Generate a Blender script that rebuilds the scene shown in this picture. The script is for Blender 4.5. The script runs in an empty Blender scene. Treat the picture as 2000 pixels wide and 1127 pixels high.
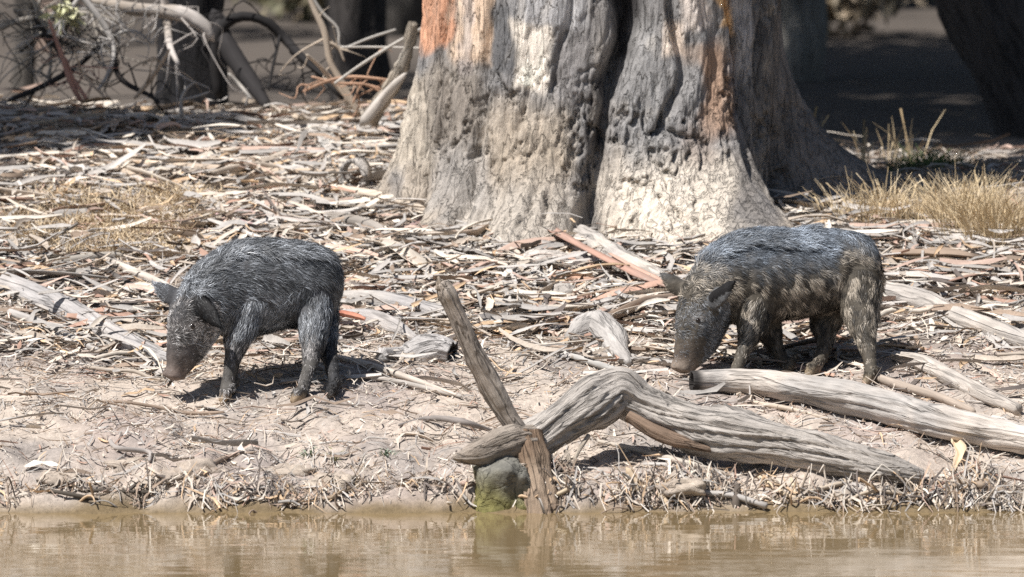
import bpy, math, random
import numpy as np
from mathutils import Vector, Matrix

random.seed(7)
RNG = np.random.default_rng(7)
sc = bpy.context.scene
COL = sc.collection

# ------------------------------------------------------------------ camera, sky, sun, exposure
PITCH = math.radians(4.64)
CAM = np.array([0.0, -22.0, 2.507])
FPX = 13423.0                                    # focal length in pixels of the 2000 px wide photograph
cam = bpy.data.cameras.new('camera')
cam.sensor_width = 36.0
cam.lens = 36.0 * FPX / 2000.0
cam.clip_start = 0.5
cam.clip_end = 2000
cam.dof.use_dof = True
cam.dof.focus_distance = 23.3
cam.dof.aperture_fstop = 4.2
cam_o = bpy.data.objects.new('camera', cam)
COL.objects.link(cam_o)
cam_o.location = CAM
cam_o.rotation_euler = (math.pi / 2 - PITCH, 0, 0)
sc.camera = cam_o

SUN_TRAVEL = Vector((0.45, 0.36, -1.0)).normalized()
to_sun = -SUN_TRAVEL
world = bpy.data.worlds.new('World')
sc.world = world
world.use_nodes = True
wn = world.node_tree
wn.nodes.clear()
w_out = wn.nodes.new('ShaderNodeOutputWorld')
w_bg = wn.nodes.new('ShaderNodeBackground')
w_sky = wn.nodes.new('ShaderNodeTexSky')
w_sky.sky_type = 'NISHITA'
w_sky.sun_disc = False
w_sky.sun_elevation = math.asin(to_sun.z)
w_sky.sun_rotation = math.atan2(to_sun.x, to_sun.y)
w_bg.inputs['Strength'].default_value = 0.05
wn.links.new(w_sky.outputs[0], w_bg.inputs[0])
wn.links.new(w_bg.outputs[0], w_out.inputs[0])
sun = bpy.data.lights.new('sun', 'SUN')
sun.energy = 4.6
sun.angle = math.radians(0.53)
sun.color = (1.0, 0.97, 0.935)
sun_o = bpy.data.objects.new('sun', sun)
COL.objects.link(sun_o)
sun_o.rotation_euler = SUN_TRAVEL.to_track_quat('-Z', 'Y').to_euler()
sun_o.location = (-6, -8, 14)

sc.view_settings.view_transform = 'Standard'
sc.view_settings.look = 'None'
sc.view_settings.exposure = 0.50
sc.view_settings.gamma = 1.0
sc.view_settings.use_curve_mapping = False
sc.render.engine = 'CYCLES'
sc.cycles.max_bounces = 6
sc.cycles.diffuse_bounces = 3
sc.cycles.glossy_bounces = 3
sc.cycles.use_denoising = False
sc.cycles.sample_clamp_indirect = 6.0

# ------------------------------------------------------------------ noise
def _hash(ix, iy, iz, seed):
    h = (np.asarray(ix).astype(np.int64) * 374761393 + iy.astype(np.int64) * 668265263 + iz.astype(np.int64) * 2147483647 + seed * 974711) & 0xFFFFFFFF
    h = ((h ^ (h >> 13)) * 1274126177) & 0xFFFFFFFF
    h = ((h ^ (h >> 15)) * 2246822519) & 0xFFFFFFFF
    h = h ^ (h >> 16)
    return (h & 0xFFFFFF).astype(np.float64) / float(0xFFFFFF)

def vnoise(p, seed=0):
    p = np.asarray(p, float)
    f = np.floor(p)
    t = p - f
    t = t * t * (3 - 2 * t)
    i = f.astype(np.int64)
    x, y, z = i[..., 0], i[..., 1], i[..., 2]
    tx, ty, tz = t[..., 0], t[..., 1], t[..., 2]
    def L(dz):
        a = _hash(x, y, z + dz, seed) * (1 - tx) + _hash(x + 1, y, z + dz, seed) * tx
        b = _hash(x, y + 1, z + dz, seed) * (1 - tx) + _hash(x + 1, y + 1, z + dz, seed) * tx
        return a * (1 - ty) + b * ty
    return (L(0) * (1 - tz) + L(1) * tz) * 2 - 1

def fbm(p, octv=4, seed=0, gain=0.5):
    p = np.asarray(p, float)
    s = 0; a = 1; n = 0
    for k in range(octv):
        s = s + a * vnoise(p * (2.03 ** k) + 17.3 * k, seed + k)
        n += a; a *= gain
    return s / n

def sstep(a, b, x):
    t = np.clip((x - a) / (b - a), 0, 1)
    return t * t * (3 - 2 * t)

# ------------------------------------------------------------------ the lie of the land: water z = 0, bank rises away from the camera
def ground(X, Y):
    X = np.asarray(X, float); Y = np.asarray(Y, float)
    P = np.stack([X, Y, np.zeros_like(X)], -1)
    Ys = Y + 0.06 * fbm(P * np.array([1.7, 0.6, 1]), 3, 11) + 0.05 * fbm(P * np.array([6.5, 1.5, 1]), 3, 13) * (1 - sstep(0.2, 0.6, Y)) + 0.02
    land = np.maximum(Ys, 0)
    zl = 0.168 * np.minimum(land, 5.6) - 0.06 * sstep(4.4, 5.8, land) - 0.36 * sstep(5.4, 12.0, land)
    m = np.minimum(land, 4.4)
    zr = 0.168 * m - 0.05 * sstep(3.4, 4.6, land) - 0.10 * sstep(5, 11, land)
    s = sstep(0.5, 1.5, X)
    z = zl * (1 - s) + zr * s
    z = z + 0.05 * sstep(0.0, 0.13, Ys) + np.where(Ys < 0, 0.30 * np.maximum(Ys, -3.0), 0)
    near = np.exp(-np.maximum(0, np.abs(X) - 3) ** 2) * (1 - sstep(9, 14, Y))
    on = sstep(-0.05, 0.1, Ys)
    z = z + on * 0.022 * fbm(P * 2.2, 3, 21)
    clod = np.abs(fbm(P * np.array([6.0, 5.0, 1]), 3, 31))
    z = z + on * near * (0.030 * (1 - sstep(0.8, 1.5, Ys)) + 0.010) * (clod * 2 - 0.3)
    z = z + on * near * 0.004 * fbm(P * 30, 2, 41)
    z = z + near * 0.030 * fbm(P * np.array([9.0, 9.0, 1]) + 7, 3, 47) * sstep(0.0, 0.05, Ys) * (1 - sstep(0.12, 0.4, Ys))
    return z

CP, SP = math.cos(PITCH), math.sin(PITCH)
def raydir(px, py):
    u = (px - 1000.0) / FPX; v = (563.5 - py) / FPX
    return np.array([u, CP + v * SP, -SP + v * CP])
def onY(px, py, Y):
    d = raydir(px, py)
    return CAM + d * ((Y - CAM[1]) / d[1])
_YS = np.concatenate([np.arange(-1.5, 9, 0.006), np.arange(9, 60, 0.05)])
def at(px, py, lift=0.0):
    d = raydir(px, py)
    t = (_YS - CAM[1]) / d[1]
    P = CAM[None] + t[:, None] * d[None]
    below = P[:, 2] < ground(P[:, 0], P[:, 1])
    k = int(np.argmax(below)) if below.any() else len(_YS) - 1
    q = P[k].copy()
    q[2] = float(ground(q[0], q[1])) + lift
    return q
def proj(P):
    d = P - CAM
    f = d[..., 1] * CP - d[..., 2] * SP
    u = d[..., 0] / f
    v = (d[..., 1] * SP + d[..., 2] * CP) / f
    return 1000 + u * FPX, 563.5 - v * FPX

# ------------------------------------------------------------------ materials
def nd(nt, typ, **kw):
    n = nt.nodes.new(typ)
    for k, v in kw.items():
        setattr(n, k, v)
    return n

def make_mat(name, rough=0.85, spec=0.25, grain=None, lo=0.6, hi=1.15, scale=60.0, stretch=0.08, bump=0.5, dist=0.01, crack=0.0, cscale=30.0, cstretch=0.05, cdist=0.01):
    """base colour from the vertex colours 'Col' (the thing's own colour), modulated by procedural grain; crack > 0 adds checks in the wood"""
    m = bpy.data.materials.new(name); m.use_nodes = True
    nt = m.node_tree; b = nt.nodes['Principled BSDF']; L = nt.links.new
    b.inputs['Roughness'].default_value = rough
    b.inputs['Specular IOR Level'].default_value = spec
    a = nd(nt, 'ShaderNodeAttribute', attribute_name='Col'); csrc = a.outputs['Color']
    if grain == 'g':
        tc = nd(nt, 'ShaderNodeAttribute', attribute_name='gco'); vec = tc.outputs['Vector']
    else:
        tc = nd(nt, 'ShaderNodeTexCoord'); vec = tc.outputs['Object']
    mp = nd(nt, 'ShaderNodeMapping'); L(vec, mp.inputs[0])
    mp.inputs['Scale'].default_value = (1, 1, stretch)
    n1 = nd(nt, 'ShaderNodeTexNoise'); n1.inputs['Scale'].default_value = scale; n1.inputs['Detail'].default_value = 6; n1.inputs['Roughness'].default_value = 0.65
    L(mp.outputs[0], n1.inputs['Vector'])
    r = nd(nt, 'ShaderNodeMapRange'); r.inputs['From Min'].default_value = 0.3; r.inputs['From Max'].default_value = 0.7
    r.inputs['To Min'].default_value = lo; r.inputs['To Max'].default_value = hi
    L(n1.outputs['Fac'], r.inputs['Value'])
    fac = r.outputs[0]; height = n1.outputs['Fac']
    if crack:
        mp2 = nd(nt, 'ShaderNodeMapping'); L(vec, mp2.inputs[0]); mp2.inputs['Scale'].default_value = (1, 1, cstretch)
        n2 = nd(nt, 'ShaderNodeTexNoise'); n2.inputs['Scale'].default_value = cscale; n2.inputs['Detail'].default_value = 4; n2.inputs['Distortion'].default_value = 0.4
        L(mp2.outputs[0], n2.inputs['Vector'])
        sb = nd(nt, 'ShaderNodeMath', operation='SUBTRACT'); L(n2.outputs['Fac'], sb.inputs[0]); sb.inputs[1].default_value = 0.5
        ab = nd(nt, 'ShaderNodeMath', operation='ABSOLUTE'); L(sb.outputs[0], ab.inputs[0])
        cr = nd(nt, 'ShaderNodeMapRange'); cr.inputs['From Min'].default_value = 0.004; cr.inputs['From Max'].default_value = 0.03
        L(ab.outputs[0], cr.inputs['Value'])
        mr = nd(nt, 'ShaderNodeMapRange'); mr.inputs['To Min'].default_value = 1 - crack; L(cr.outputs[0], mr.inputs['Value'])
        mu = nd(nt, 'ShaderNodeMath', operation='MULTIPLY'); L(fac, mu.inputs[0]); L(mr.outputs[0], mu.inputs[1]); fac = mu.outputs[0]
        ad = nd(nt, 'ShaderNodeMath', operation='MULTIPLY_ADD'); L(cr.outputs[0], ad.inputs[0]); ad.inputs[1].default_value = cdist / max(dist, 1e-6); L(height, ad.inputs[2]); height = ad.outputs[0]
    mx = nd(nt, 'ShaderNodeVectorMath', operation='SCALE')
    L(csrc, mx.inputs[0]); L(fac, mx.inputs['Scale'])
    L(mx.outputs[0], b.inputs['Base Color'])
    if bump:
        bp = nd(nt, 'ShaderNodeBump'); bp.inputs['Strength'].default_value = bump; bp.inputs['Distance'].default_value = dist
        L(height, bp.inputs['Height']); L(bp.outputs[0], b.inputs['Normal'])
    return m

M_WOOD = make_mat('weathered_wood', grain='g', lo=0.62, hi=1.18, scale=130, stretch=0.10, bump=0.9, dist=0.010, crack=0.45, cscale=26, cstretch=0.11, cdist=0.006)
M_LOG = make_mat('bleached_wood', grain='g', lo=0.68, hi=1.12, scale=80, stretch=0.16, bump=0.8, dist=0.008, crack=0.35, cscale=17, cstretch=0.10, cdist=0.005)
M_STICK = make_mat('stick_wood', grain='g', lo=0.72, hi=1.12, scale=120, stretch=0.08, bump=0.3, dist=0.003)
M_BARK = make_mat('gum_bark', lo=0.70, hi=1.22, scale=55, stretch=0.16, bump=1.0, dist=0.022, crack=0.22, cscale=24, cstretch=0.16, cdist=0.008)
M_LITTER = make_mat('dry_litter', lo=0.75, hi=1.12, scale=150, stretch=1, bump=0.2, dist=0.002)
M_STONE = make_mat('pale_stone', lo=0.6, hi=1.15, scale=38, stretch=1, bump=0.9, dist=0.008, crack=0.2, cscale=14, cstretch=1, cdist=0.004)
M_FUR = make_mat('boar_hair', rough=0.5, spec=0.45, lo=0.9, hi=1.1, scale=200, stretch=1, bump=0)
M_HIDE = make_mat('boar_hide', rough=0.7, spec=0.3, lo=0.7, hi=1.15, scale=140, stretch=1, bump=0.6, dist=0.003)
M_EYE = make_mat('boar_eye', rough=0.12, spec=0.6, lo=1, hi=1, bump=0)
M_LEAF = make_mat('gum_leaves', rough=0.6, lo=0.8, hi=1.1, scale=20, stretch=1, bump=0)

def ground_material():
    m = bpy.data.materials.new('bank_soil'); m.use_nodes = True
    nt = m.node_tree; b = nt.nodes['Principled BSDF']; L = nt.links.new
    b.inputs['Roughness'].default_value = 0.95; b.inputs['Specular IOR Level'].default_value = 0.12
    at_ = nd(nt, 'ShaderNodeAttribute', attribute_name='Col')
    tc = nd(nt, 'ShaderNodeTexCoord')
    mp = nd(nt, 'ShaderNodeMapping'); L(tc.outputs['Object'], mp.inputs[0]); mp.inputs['Scale'].default_value = (1, 0.7, 1)
    n1 = nd(nt, 'ShaderNodeTexNoise'); n1.inputs['Scale'].default_value = 38; n1.inputs['Detail'].default_value = 8; n1.inputs['Roughness'].default_value = 0.72
    L(mp.outputs[0], n1.inputs['Vector'])
    r1 = nd(nt, 'ShaderNodeMapRange'); r1.inputs['From Min'].default_value = 0.36; r1.inputs['From Max'].default_value = 0.85
    r1.inputs['To Min'].default_value = 0.58; r1.inputs['To Max'].default_value = 1.10
    L(n1.outputs['Fac'], r1.inputs['Value'])
    v = nd(nt, 'ShaderNodeTexVoronoi'); v.inputs['Scale'].default_value = 90
    L(mp.outputs[0], v.inputs['Vector'])
    r2 = nd(nt, 'ShaderNodeMapRange'); r2.inputs['From Min'].default_value = 0.0; r2.inputs['From Max'].default_value = 0.35
    r2.inputs['To Min'].default_value = 0.72; r2.inputs['To Max'].default_value = 1.0
    L(v.outputs['Distance'], r2.inputs['Value'])
    mu = nd(nt, 'ShaderNodeMath', operation='MULTIPLY'); L(r1.outputs[0], mu.inputs[0]); L(r2.outputs[0], mu.inputs[1])
    mx = nd(nt, 'ShaderNodeVectorMath', operation='SCALE'); L(at_.outputs['Color'], mx.inputs[0]); L(mu.outputs[0], mx.inputs['Scale'])
    L(mx.outputs[0], b.inputs['Base Color'])
    bp = nd(nt, 'ShaderNodeBump'); bp.inputs['Strength'].default_value = 0.8; bp.inputs['Distance'].default_value = 0.012
    L(n1.outputs['Fac'], bp.inputs['Height']); L(bp.outputs[0], b.inputs['Normal'])
    return m
M_GROUND = ground_material()

def water_material():
    m = bpy.data.materials.new('turbid_water'); m.use_nodes = True
    nt = m.node_tree; b = nt.nodes['Principled BSDF']; L = nt.links.new
    b.inputs['Base Color'].default_value = (0.23, 0.165, 0.085, 1)
    b.inputs['Roughness'].default_value = 0.02
    b.inputs['IOR'].default_value = 1.48
    b.inputs['Specular IOR Level'].default_value = 0.85
    tc = nd(nt, 'ShaderNodeTexCoord')
    mp = nd(nt, 'ShaderNodeMapping'); L(tc.outputs['Object'], mp.inputs[0]); mp.inputs['Scale'].default_value = (0.9, 4.5, 1)
    n1 = nd(nt, 'ShaderNodeTexNoise'); n1.inputs['Scale'].default_value = 1.6; n1.inputs['Detail'].default_value = 3
    L(mp.outputs[0], n1.inputs['Vector'])
    mp2 = nd(nt, 'ShaderNodeMapping'); L(tc.outputs['Object'], mp2.inputs[0]); mp2.inputs['Scale'].default_value = (2.2, 15.0, 1)
    n2 = nd(nt, 'ShaderNodeTexNoise'); n2.inputs['Scale'].default_value = 1.5; n2.inputs['Detail'].default_value = 2
    L(mp2.outputs[0], n2.inputs['Vector'])
    ad = nd(nt, 'ShaderNodeMath', operation='MULTIPLY_ADD'); ad.inputs[1].default_value = 0.16
    L(n2.outputs['Fac'], ad.inputs[0]); L(n1.outputs['Fac'], ad.inputs[2])
    bp = nd(nt, 'ShaderNodeBump'); bp.inputs['Strength'].default_value = 0.25; bp.inputs['Distance'].default_value = 0.008
    L(ad.outputs[0], bp.inputs['Height']); L(bp.outputs[0], b.inputs['Normal'])
    return m
M_WATER = water_material()

# ------------------------------------------------------------------ mesh helpers
def raw_mesh(name, V, F, col=None, gco=None, smooth=True):
    """V (n,3); F list/array of tris or quads (may be a list of arrays); col (n,3)"""
    me = bpy.data.meshes.new(name)
    V = np.asarray(V, np.float32)
    Fl = F if isinstance(F, list) and len(F) and isinstance(F[0], np.ndarray) and F[0].ndim == 2 else [np.asarray(F, np.int32)]
    loops = np.concatenate([f.reshape(-1) for f in Fl]).astype(np.int32)
    tot = np.concatenate([np.full(len(f), f.shape[1], np.int32) for f in Fl])
    me.vertices.add(len(V)); me.vertices.foreach_set('co', V.reshape(-1))
    me.loops.add(len(loops)); me.loops.foreach_set('vertex_index', loops)
    me.polygons.add(len(tot))
    st = np.concatenate([[0], np.cumsum(tot)[:-1]]).astype(np.int32)
    me.polygons.foreach_set('loop_start', st); me.polygons.foreach_set('loop_total', tot)
    me.update(calc_edges=True)
    if smooth:
        me.polygons.foreach_set('use_smooth', np.ones(len(tot), bool))
    if col is not None:
        col = np.asarray(col, np.float32)
        if col.ndim == 1: col = np.tile(col, (len(V), 1))
        a = me.attributes.new('Col', 'FLOAT_COLOR', 'POINT')
        a.data.foreach_set('color', np.concatenate([np.clip(col, 0, 1), np.ones((len(V), 1), np.float32)], 1).astype(np.float32).reshape(-1))
    if gco is not None:
        a = me.attributes.new('gco', 'FLOAT_VECTOR', 'POINT')
        a.data.foreach_set('vector', np.asarray(gco, np.float32).reshape(-1))
    me.validate()
    return me

def link(name, me, mat, parent=None, label=None, cat=None, group=None, kind=None, loc=None):
    o = bpy.data.objects.new(name, me)
    COL.objects.link(o)
    if me is not None and mat is not None and not me.materials:
        me.materials.append(mat)
    if loc is not None: o.location = loc
    if parent is not None: o.parent = parent
    if label: o['label'] = label
    if cat: o['category'] = cat
    if group: o['group'] = group
    if kind: o['kind'] = kind
    return o

def put(name, V, F, mat, col=None, gco=None, parent=None, label=None, cat=None, group=None, kind=None, smooth=True, origin=None):
    """mesh given in world coordinates; its origin goes to the foot of the mesh (or to the parent's origin)"""
    V = np.asarray(V, float)
    if parent is not None:
        org = np.array(parent.location)
        if parent.parent is not None: org = org + np.array(parent.parent.location)
    elif origin is not None:
        org = np.asarray(origin, float)
    else:
        org = np.array([V[:, 0].mean(), V[:, 1].mean(), V[:, 2].min()])
    me = raw_mesh(name, V - org, F, col, gco, smooth)
    return link(name, me, mat, parent, label, cat, group, kind, None if parent is not None else org)

def empty(name, loc, label, cat, group=None):
    o = bpy.data.objects.new(name, None)
    o.empty_display_size = 0.05
    COL.objects.link(o); o.location = loc
    o['label'] = label; o['category'] = cat
    if group: o['group'] = group
    return o

def catmull(P, n):
    P = np.asarray(P, float)
    if len(P) == 2:
        t = np.linspace(0, 1, n)[:, None]
        return P[0] * (1 - t) + P[1] * t
    Q = np.concatenate([[2 * P[0] - P[1]], P, [2 * P[-1] - P[-2]]])
    seglen = np.linalg.norm(np.diff(P[:, :3], axis=0), axis=1); cum = np.concatenate([[0], np.cumsum(seglen)])
    s = np.linspace(0, cum[-1], n)
    k = np.clip(np.searchsorted(cum, s, side='right') - 1, 0, len(P) - 2)
    t = ((s - cum[k]) / np.maximum(seglen[k], 1e-9))[:, None]
    p0, p1, p2, p3 = Q[k], Q[k + 1], Q[k + 2], Q[k + 3]
    return 0.5 * ((2 * p1) + (-p0 + p2) * t + (2 * p0 - 5 * p1 + 4 * p2 - p3) * t ** 2 + (-p0 + 3 * p1 - 3 * p2 + p3) * t ** 3)

def frames(P):
    T = np.gradient(P, axis=0); T /= np.linalg.norm(T, axis=1)[:, None] + 1e-12
    up = np.array([0, 0, 1.0]) if abs(T[0, 2]) < 0.8 else np.array([1.0, 0, 0])
    A = np.zeros_like(P); 
    a = up - T[0] * (up @ T[0]); a /= np.linalg.norm(a)
    for i in range(len(P)):
        a = a - T[i] * (a @ T[i]); a /= np.linalg.norm(a) + 1e-12
        A[i] = a
    return T, A, np.cross(T, A)

def tube_data(pts, rad, seg=10, n=16, rough=0.0, rscale=8.0, groove=0.0, gfreq=7, seed=0, squash=1.0, hollow=0.0, ends=True, tip=False, twist=0.0):
    pts = np.asarray(pts, float)
    rad = np.asarray(rad, float) if np.ndim(rad) else np.full(len(pts), float(rad))
    C4 = catmull(np.concatenate([pts, rad[:, None]], 1), n)
    P, R = C4[:, :3], np.maximum(C4[:, 3], 0.0006)
    T, A, B = frames(P)
    th = np.linspace(0, 2 * math.pi, seg, endpoint=False)
    ln = np.concatenate([[0], np.cumsum(np.linalg.norm(np.diff(P, axis=0), axis=1))])
    ca, sa = np.cos(th), np.sin(th)
    r = np.tile(R[:, None], (1, seg))
    if groove:
        tw = th[None] + twist * ln[:, None]
        gc = np.stack([np.cos(tw) * gfreq * 0.22 + seed + 0.31, np.sin(tw) * gfreq * 0.22 + 0.17, np.repeat(ln[:, None] * 1.1, seg, 1)], -1)
        gc = gc + 0.35 * np.stack([fbm(gc * 1.7 + 5, 2, 61), fbm(gc * 1.7 + 9, 2, 62), gc[..., 2] * 0], -1)
        r = r * (1 - groove * np.maximum(0, 1 - 4.0 * np.abs(fbm(gc, 4, 60 + seed))))
    V = P[:, None] + (A[:, None] * ca[None, :, None] * squash + B[:, None] * sa[None, :, None]) * r[..., None]
    if rough:
        rs = 1 + rough * fbm(V * rscale + seed * 3.7, 4, 80 + seed)
        V = P[:, None] + (V - P[:, None]) * rs[..., None]
    gco = np.stack([np.tile(ca, (n, 1)) * R[:, None], np.tile(sa, (n, 1)) * R[:, None], np.repeat(ln[:, None], seg, 1)], -1) + seed * 0.37
    idx = np.arange(n * seg).reshape(n, seg)
    q = np.stack([idx[:-1], np.roll(idx, -1, 1)[:-1], np.roll(idx, -1, 1)[1:], idx[1:]], -1).reshape(-1, 4)
    V = V.reshape(-1, 3); gco = gco.reshape(-1, 3)
    F = [q]
    if ends:
        ex = []; eg = []; tri = []
        for which, row, sgn in ((0, idx[0], 1), (1, idx[-1], -1)):
            base = len(V) + len(ex)
            c = P[0] if which == 0 else P[-1]
            t = T[0] if which == 0 else T[-1]
            rr = R[0] if which == 0 else R[-1]
            if hollow and which == 0:
                ring = c + (V[row] - c) * 0.80 + t * 0.004
                deep = c + (V[row] - c) * 0.66 + t * hollow
                ex += list(ring) + list(deep) + [c + t * hollow]
                eg += [gco[k] for k in row] * 2 + [gco[row[0]]]
                r1 = np.arange(base, base + seg); r2 = r1 + seg; cc = base + 2 * seg
                for k in range(seg):
                    k2 = (k + 1) % seg
                    F.append(np.array([[row[k2], row[k], r1[k], r1[k2]]])); F.append(np.array([[r1[k2], r1[k], r2[k], r2[k2]]]))
                    tri.append([r2[k2], r2[k], cc])
            else:
                ex.append(c - sgn * t * rr * (1.5 if tip else 0.25)); eg.append(gco[row[0]])
                for k in range(seg):
                    k2 = (k + 1) % seg
                    tri.append([row[k2], row[k], base] if which == 0 else [row[k], row[k2], base])
        V = np.concatenate([V, np.array(ex)]); gco = np.concatenate([gco, np.array(eg)])
        F = [np.concatenate([f for f in F if f.shape[1] == 4]), np.array(tri)]
    return V, F, gco

def merge(parts):
    V, G, F4, F3, C = [], [], [], [], []
    o = 0
    for p in parts:
        v, f, g = p[:3]
        V.append(v); G.append(g)
        if len(p) > 3: C.append(p[3])
        for a in f:
            (F4 if a.shape[1] == 4 else F3).append(a + o)
        o += len(v)
    F = []
    if F4: F.append(np.concatenate(F4))
    if F3: F.append(np.concatenate(F3))
    return np.concatenate(V), F, np.concatenate(G), (np.concatenate(C) if C else None)

def tint(V, base, var=0.18, scale=7.0, seed=0, other=None, mixp=0.5):
    base = np.asarray(base, float)
    f = fbm(V * scale + seed * 5.1, 4, 120 + seed)
    c = base[None] * (1 + var * 1.6 * f)[:, None]
    if other is not None:
        g = sstep(mixp - 0.25, mixp + 0.25, fbm(V * scale * 0.6 + 9.7 + seed, 3, 150 + seed) * 0.9 + 0.5)
        c = c * (1 - g[:, None]) + np.asarray(other)[None] * (1 + var * f)[:, None] * g[:, None]
    return c

# ------------------------------------------------------------------ ground sheet
def axis(lo, hi, step, far_lo, far_hi, grow=1.22):
    a = list(np.arange(lo, hi + 1e-9, step))
    s = step; x = hi
    up = []
    while x < far_hi: s *= grow; x += s; up.append(x)
    s = step; x = lo; dn = []
    while x > far_lo: s *= grow; x -= s; dn.append(x)
    return np.array(dn[::-1] + a + up)

gx = axis(-2.3, 2.3, 0.020, -400, 400)
gy = axis(-0.25, 6.8, 0.019, -120, 600, 1.2)
GX, GY = np.meshgrid(gx, gy)
GZ = ground(GX, GY)
Vg = np.stack([GX, GY, GZ], -1).reshape(-1, 3)
nx = len(gx); ii = np.arange(len(gx) * len(gy)).reshape(len(gy), nx)
Fg = np.stack([ii[:-1, :-1], ii[:-1, 1:], ii[1:, 1:], ii[1:, :-1]], -1).reshape(-1, 4)
def ground_color(V):
    X, Y = V[:, 0], V[:, 1]
    P = np.stack([X, Y, np.zeros_like(X)], -1)
    clay = np.array([0.70, 0.595, 0.50]); pink = np.array([0.55, 0.455, 0.40]); grey = np.array([0.42, 0.375, 0.345]); brown = np.array([0.30, 0.235, 0.18])
    a = sstep(-0.25, 0.35, fbm(P * np.array([2.4, 1.6, 1]), 4, 201))[:, None]
    c = clay * (1 - a) + pink * a
    b = sstep(0.0, 0.5, fbm(P * np.array([4.5, 2.5, 1]) + 31, 4, 211))[:, None]
    c = c * (1 - b * 0.75) + grey * b * 0.75
    up = (sstep(1.3, 3.0, Y) * 0.85)[:, None]
    c = c * (1 - up) + brown * up
    wet = (1 - sstep(0.0, 0.065, V[:, 2] + 0.04 * fbm(P * 7, 3, 221)))[:, None]
    c = c * (1 - wet) + np.array([0.27, 0.20, 0.115]) * wet
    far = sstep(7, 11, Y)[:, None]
    fc = np.array([0.165, 0.14, 0.12]) * (1 + 0.55 * fbm(P * 0.35, 4, 231))[:, None]  # flat coloured darker to stand in for the trees' shade
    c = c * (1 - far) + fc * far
    return c
put('ground', Vg, Fg, M_GROUND, ground_color(Vg), kind='structure', origin=(0, 0, 0))['label'] = 'pale clay river bank littered with bark'

# water: one sheet that runs under the bank's edge
wx = np.array([-400, -60, -10, -3, 0, 3, 10, 60, 400.]); wy = np.array([-120, -40, -12, -4, -1, 0.0, 0.45])
WX, WY = np.meshgrid(wx, wy)
Vw = np.stack([WX, WY, np.zeros_like(WX)], -1).reshape(-1, 3)
wi = np.arange(Vw.shape[0]).reshape(len(wy), len(wx))
Fw = np.stack([wi[:-1, :-1], wi[:-1, 1:], wi[1:, 1:], wi[1:, :-1]], -1).reshape(-1, 4)
put('water', Vw, Fw, M_WATER, kind='structure', origin=(0, 0, 0))['label'] = 'still muddy brown water along the bank'


# ------------------------------------------------------------------ the big river gum
TC = np.array([0.30, 4.15])
def angd(a, b):
    return (a - b + 180) % 360 - 180
def trunk_radius(thd, z):
    """thd degrees (-90 faces the water), z metres; returns radius"""
    h = z - 0.60
    R = 0.635 + 0.03 * np.clip(h, 0, 1.2) - 0.02 * np.clip(z - 2, 0, 7)
    a = np.radians(thd)
    cyl = np.stack([np.cos(a) * 0.65, np.sin(a) * 0.65, z], -1)
    wob = 0.9 * fbm(cyl * np.array([1.1, 1.1, 0.7]), 3, 301)
    for th0, wd, amp, dec in ((-54, 20, 0.66, 0.25), (-76, 9, 0.22, 0.22), (-106, 13, 0.36, 0.20), (-134, 11, 0.26, 0.20), (-170, 13, 0.26, 0.24), (10, 16, 1.15, 0.24), (70, 18, 0.4, 0.3), (130, 18, 0.4, 0.3)):
        hh = np.maximum(h, -0.35)
        R = R + amp * np.exp(-(angd(thd, th0) / wd) ** 2) * np.exp(-hh / dec) * (1 + 0.25 * wob)
    # big lobes of the stem
    R = R + 0.05 * np.exp(-(angd(thd, -58) / 22) ** 2) + 0.04 * np.exp(-(angd(thd, -118) / 26) ** 2) + 0.03 * np.exp(-(angd(thd, -20) / 9) ** 2)
    # deep furrow between the two lobes
    tf = -87.5 + 5.0 * np.sin((z - 0.8) * 3.0) + 3.0 * vnoise(np.stack([z * 5, z * 0, z * 0], -1), 5)
    wf = 2.6 + 2.2 * sstep(1.15, 1.45, z) + 1.0 * vnoise(np.stack([z * 9, z * 0 + 3, z * 0], -1), 6)
    R = R - (0.055 + 0.12 * sstep(0.98, 1.35, z)) * np.exp(-(angd(thd, tf) / np.maximum(wf, 1.2)) ** 2) * sstep(0.5, 0.75, z)
    for t0, w, d, z0, z1 in ((-68, 1.6, 0.05, 1.0, 3.0), (-46, 1.8, 0.06, 0.85, 3.0), (-30, 1.6, 0.07, 0.5, 2.2), (-103, 1.3, 0.03, 1.1, 3.0), (-128, 1.4, 0.035, 0.7, 3.0), (-150, 1.6, 0.05, 0.7, 3.0), (-38, 1.2, 0.05, 0.55, 1.2)):
        tt = t0 + 4 * vnoise(np.stack([z * 4 + t0, z * 0, z * 0], -1), 8)
        R = R - d * np.exp(-(angd(thd, tt) / w) ** 2) * sstep(z0 - 0.1, z0 + 0.1, z) * (1 - sstep(z1 - 0.2, z1 + 0.2, z))
    # ridged bark, long in z
    q = cyl * np.array([13, 13, 1.5]) + 0.7 * fbm(cyl * np.array([4, 4, 2.5]), 2, 305)[..., None]
    ridge = 1 - np.abs(fbm(q, 4, 311)) * 2.6
    smooth_up = sstep(1.05, 1.3, z + 0.12 * fbm(cyl * 4, 2, 317)) * (1 - sstep(-75, -60, thd) * (1 - sstep(-10, 0, thd)) * 0.5)
    R = R + 0.026 * (1 - np.abs(1 - ridge) ** 0.8) * (1 - 0.55 * smooth_up)
    # crumbling plates lower down
    q2 = cyl * np.array([20, 20, 7.0]) + 0.5 * fbm(cyl * 8, 2, 320)[..., None]
    n2 = fbm(q2, 4, 321, 0.6)
    crack = np.maximum(0, 1 - 7 * np.abs(n2))
    low = (1 - 0.8 * smooth_up)
    R = R + low * (0.014 * n2 - 0.032 * crack * sstep(-0.25, 0.25, fbm(cyl * 5 + 3, 2, 331)))
    R = R + 0.010 * fbm(cyl * np.array([46, 46, 11]), 3, 341) * (1 - 0.6 * smooth_up)
    return R

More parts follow.
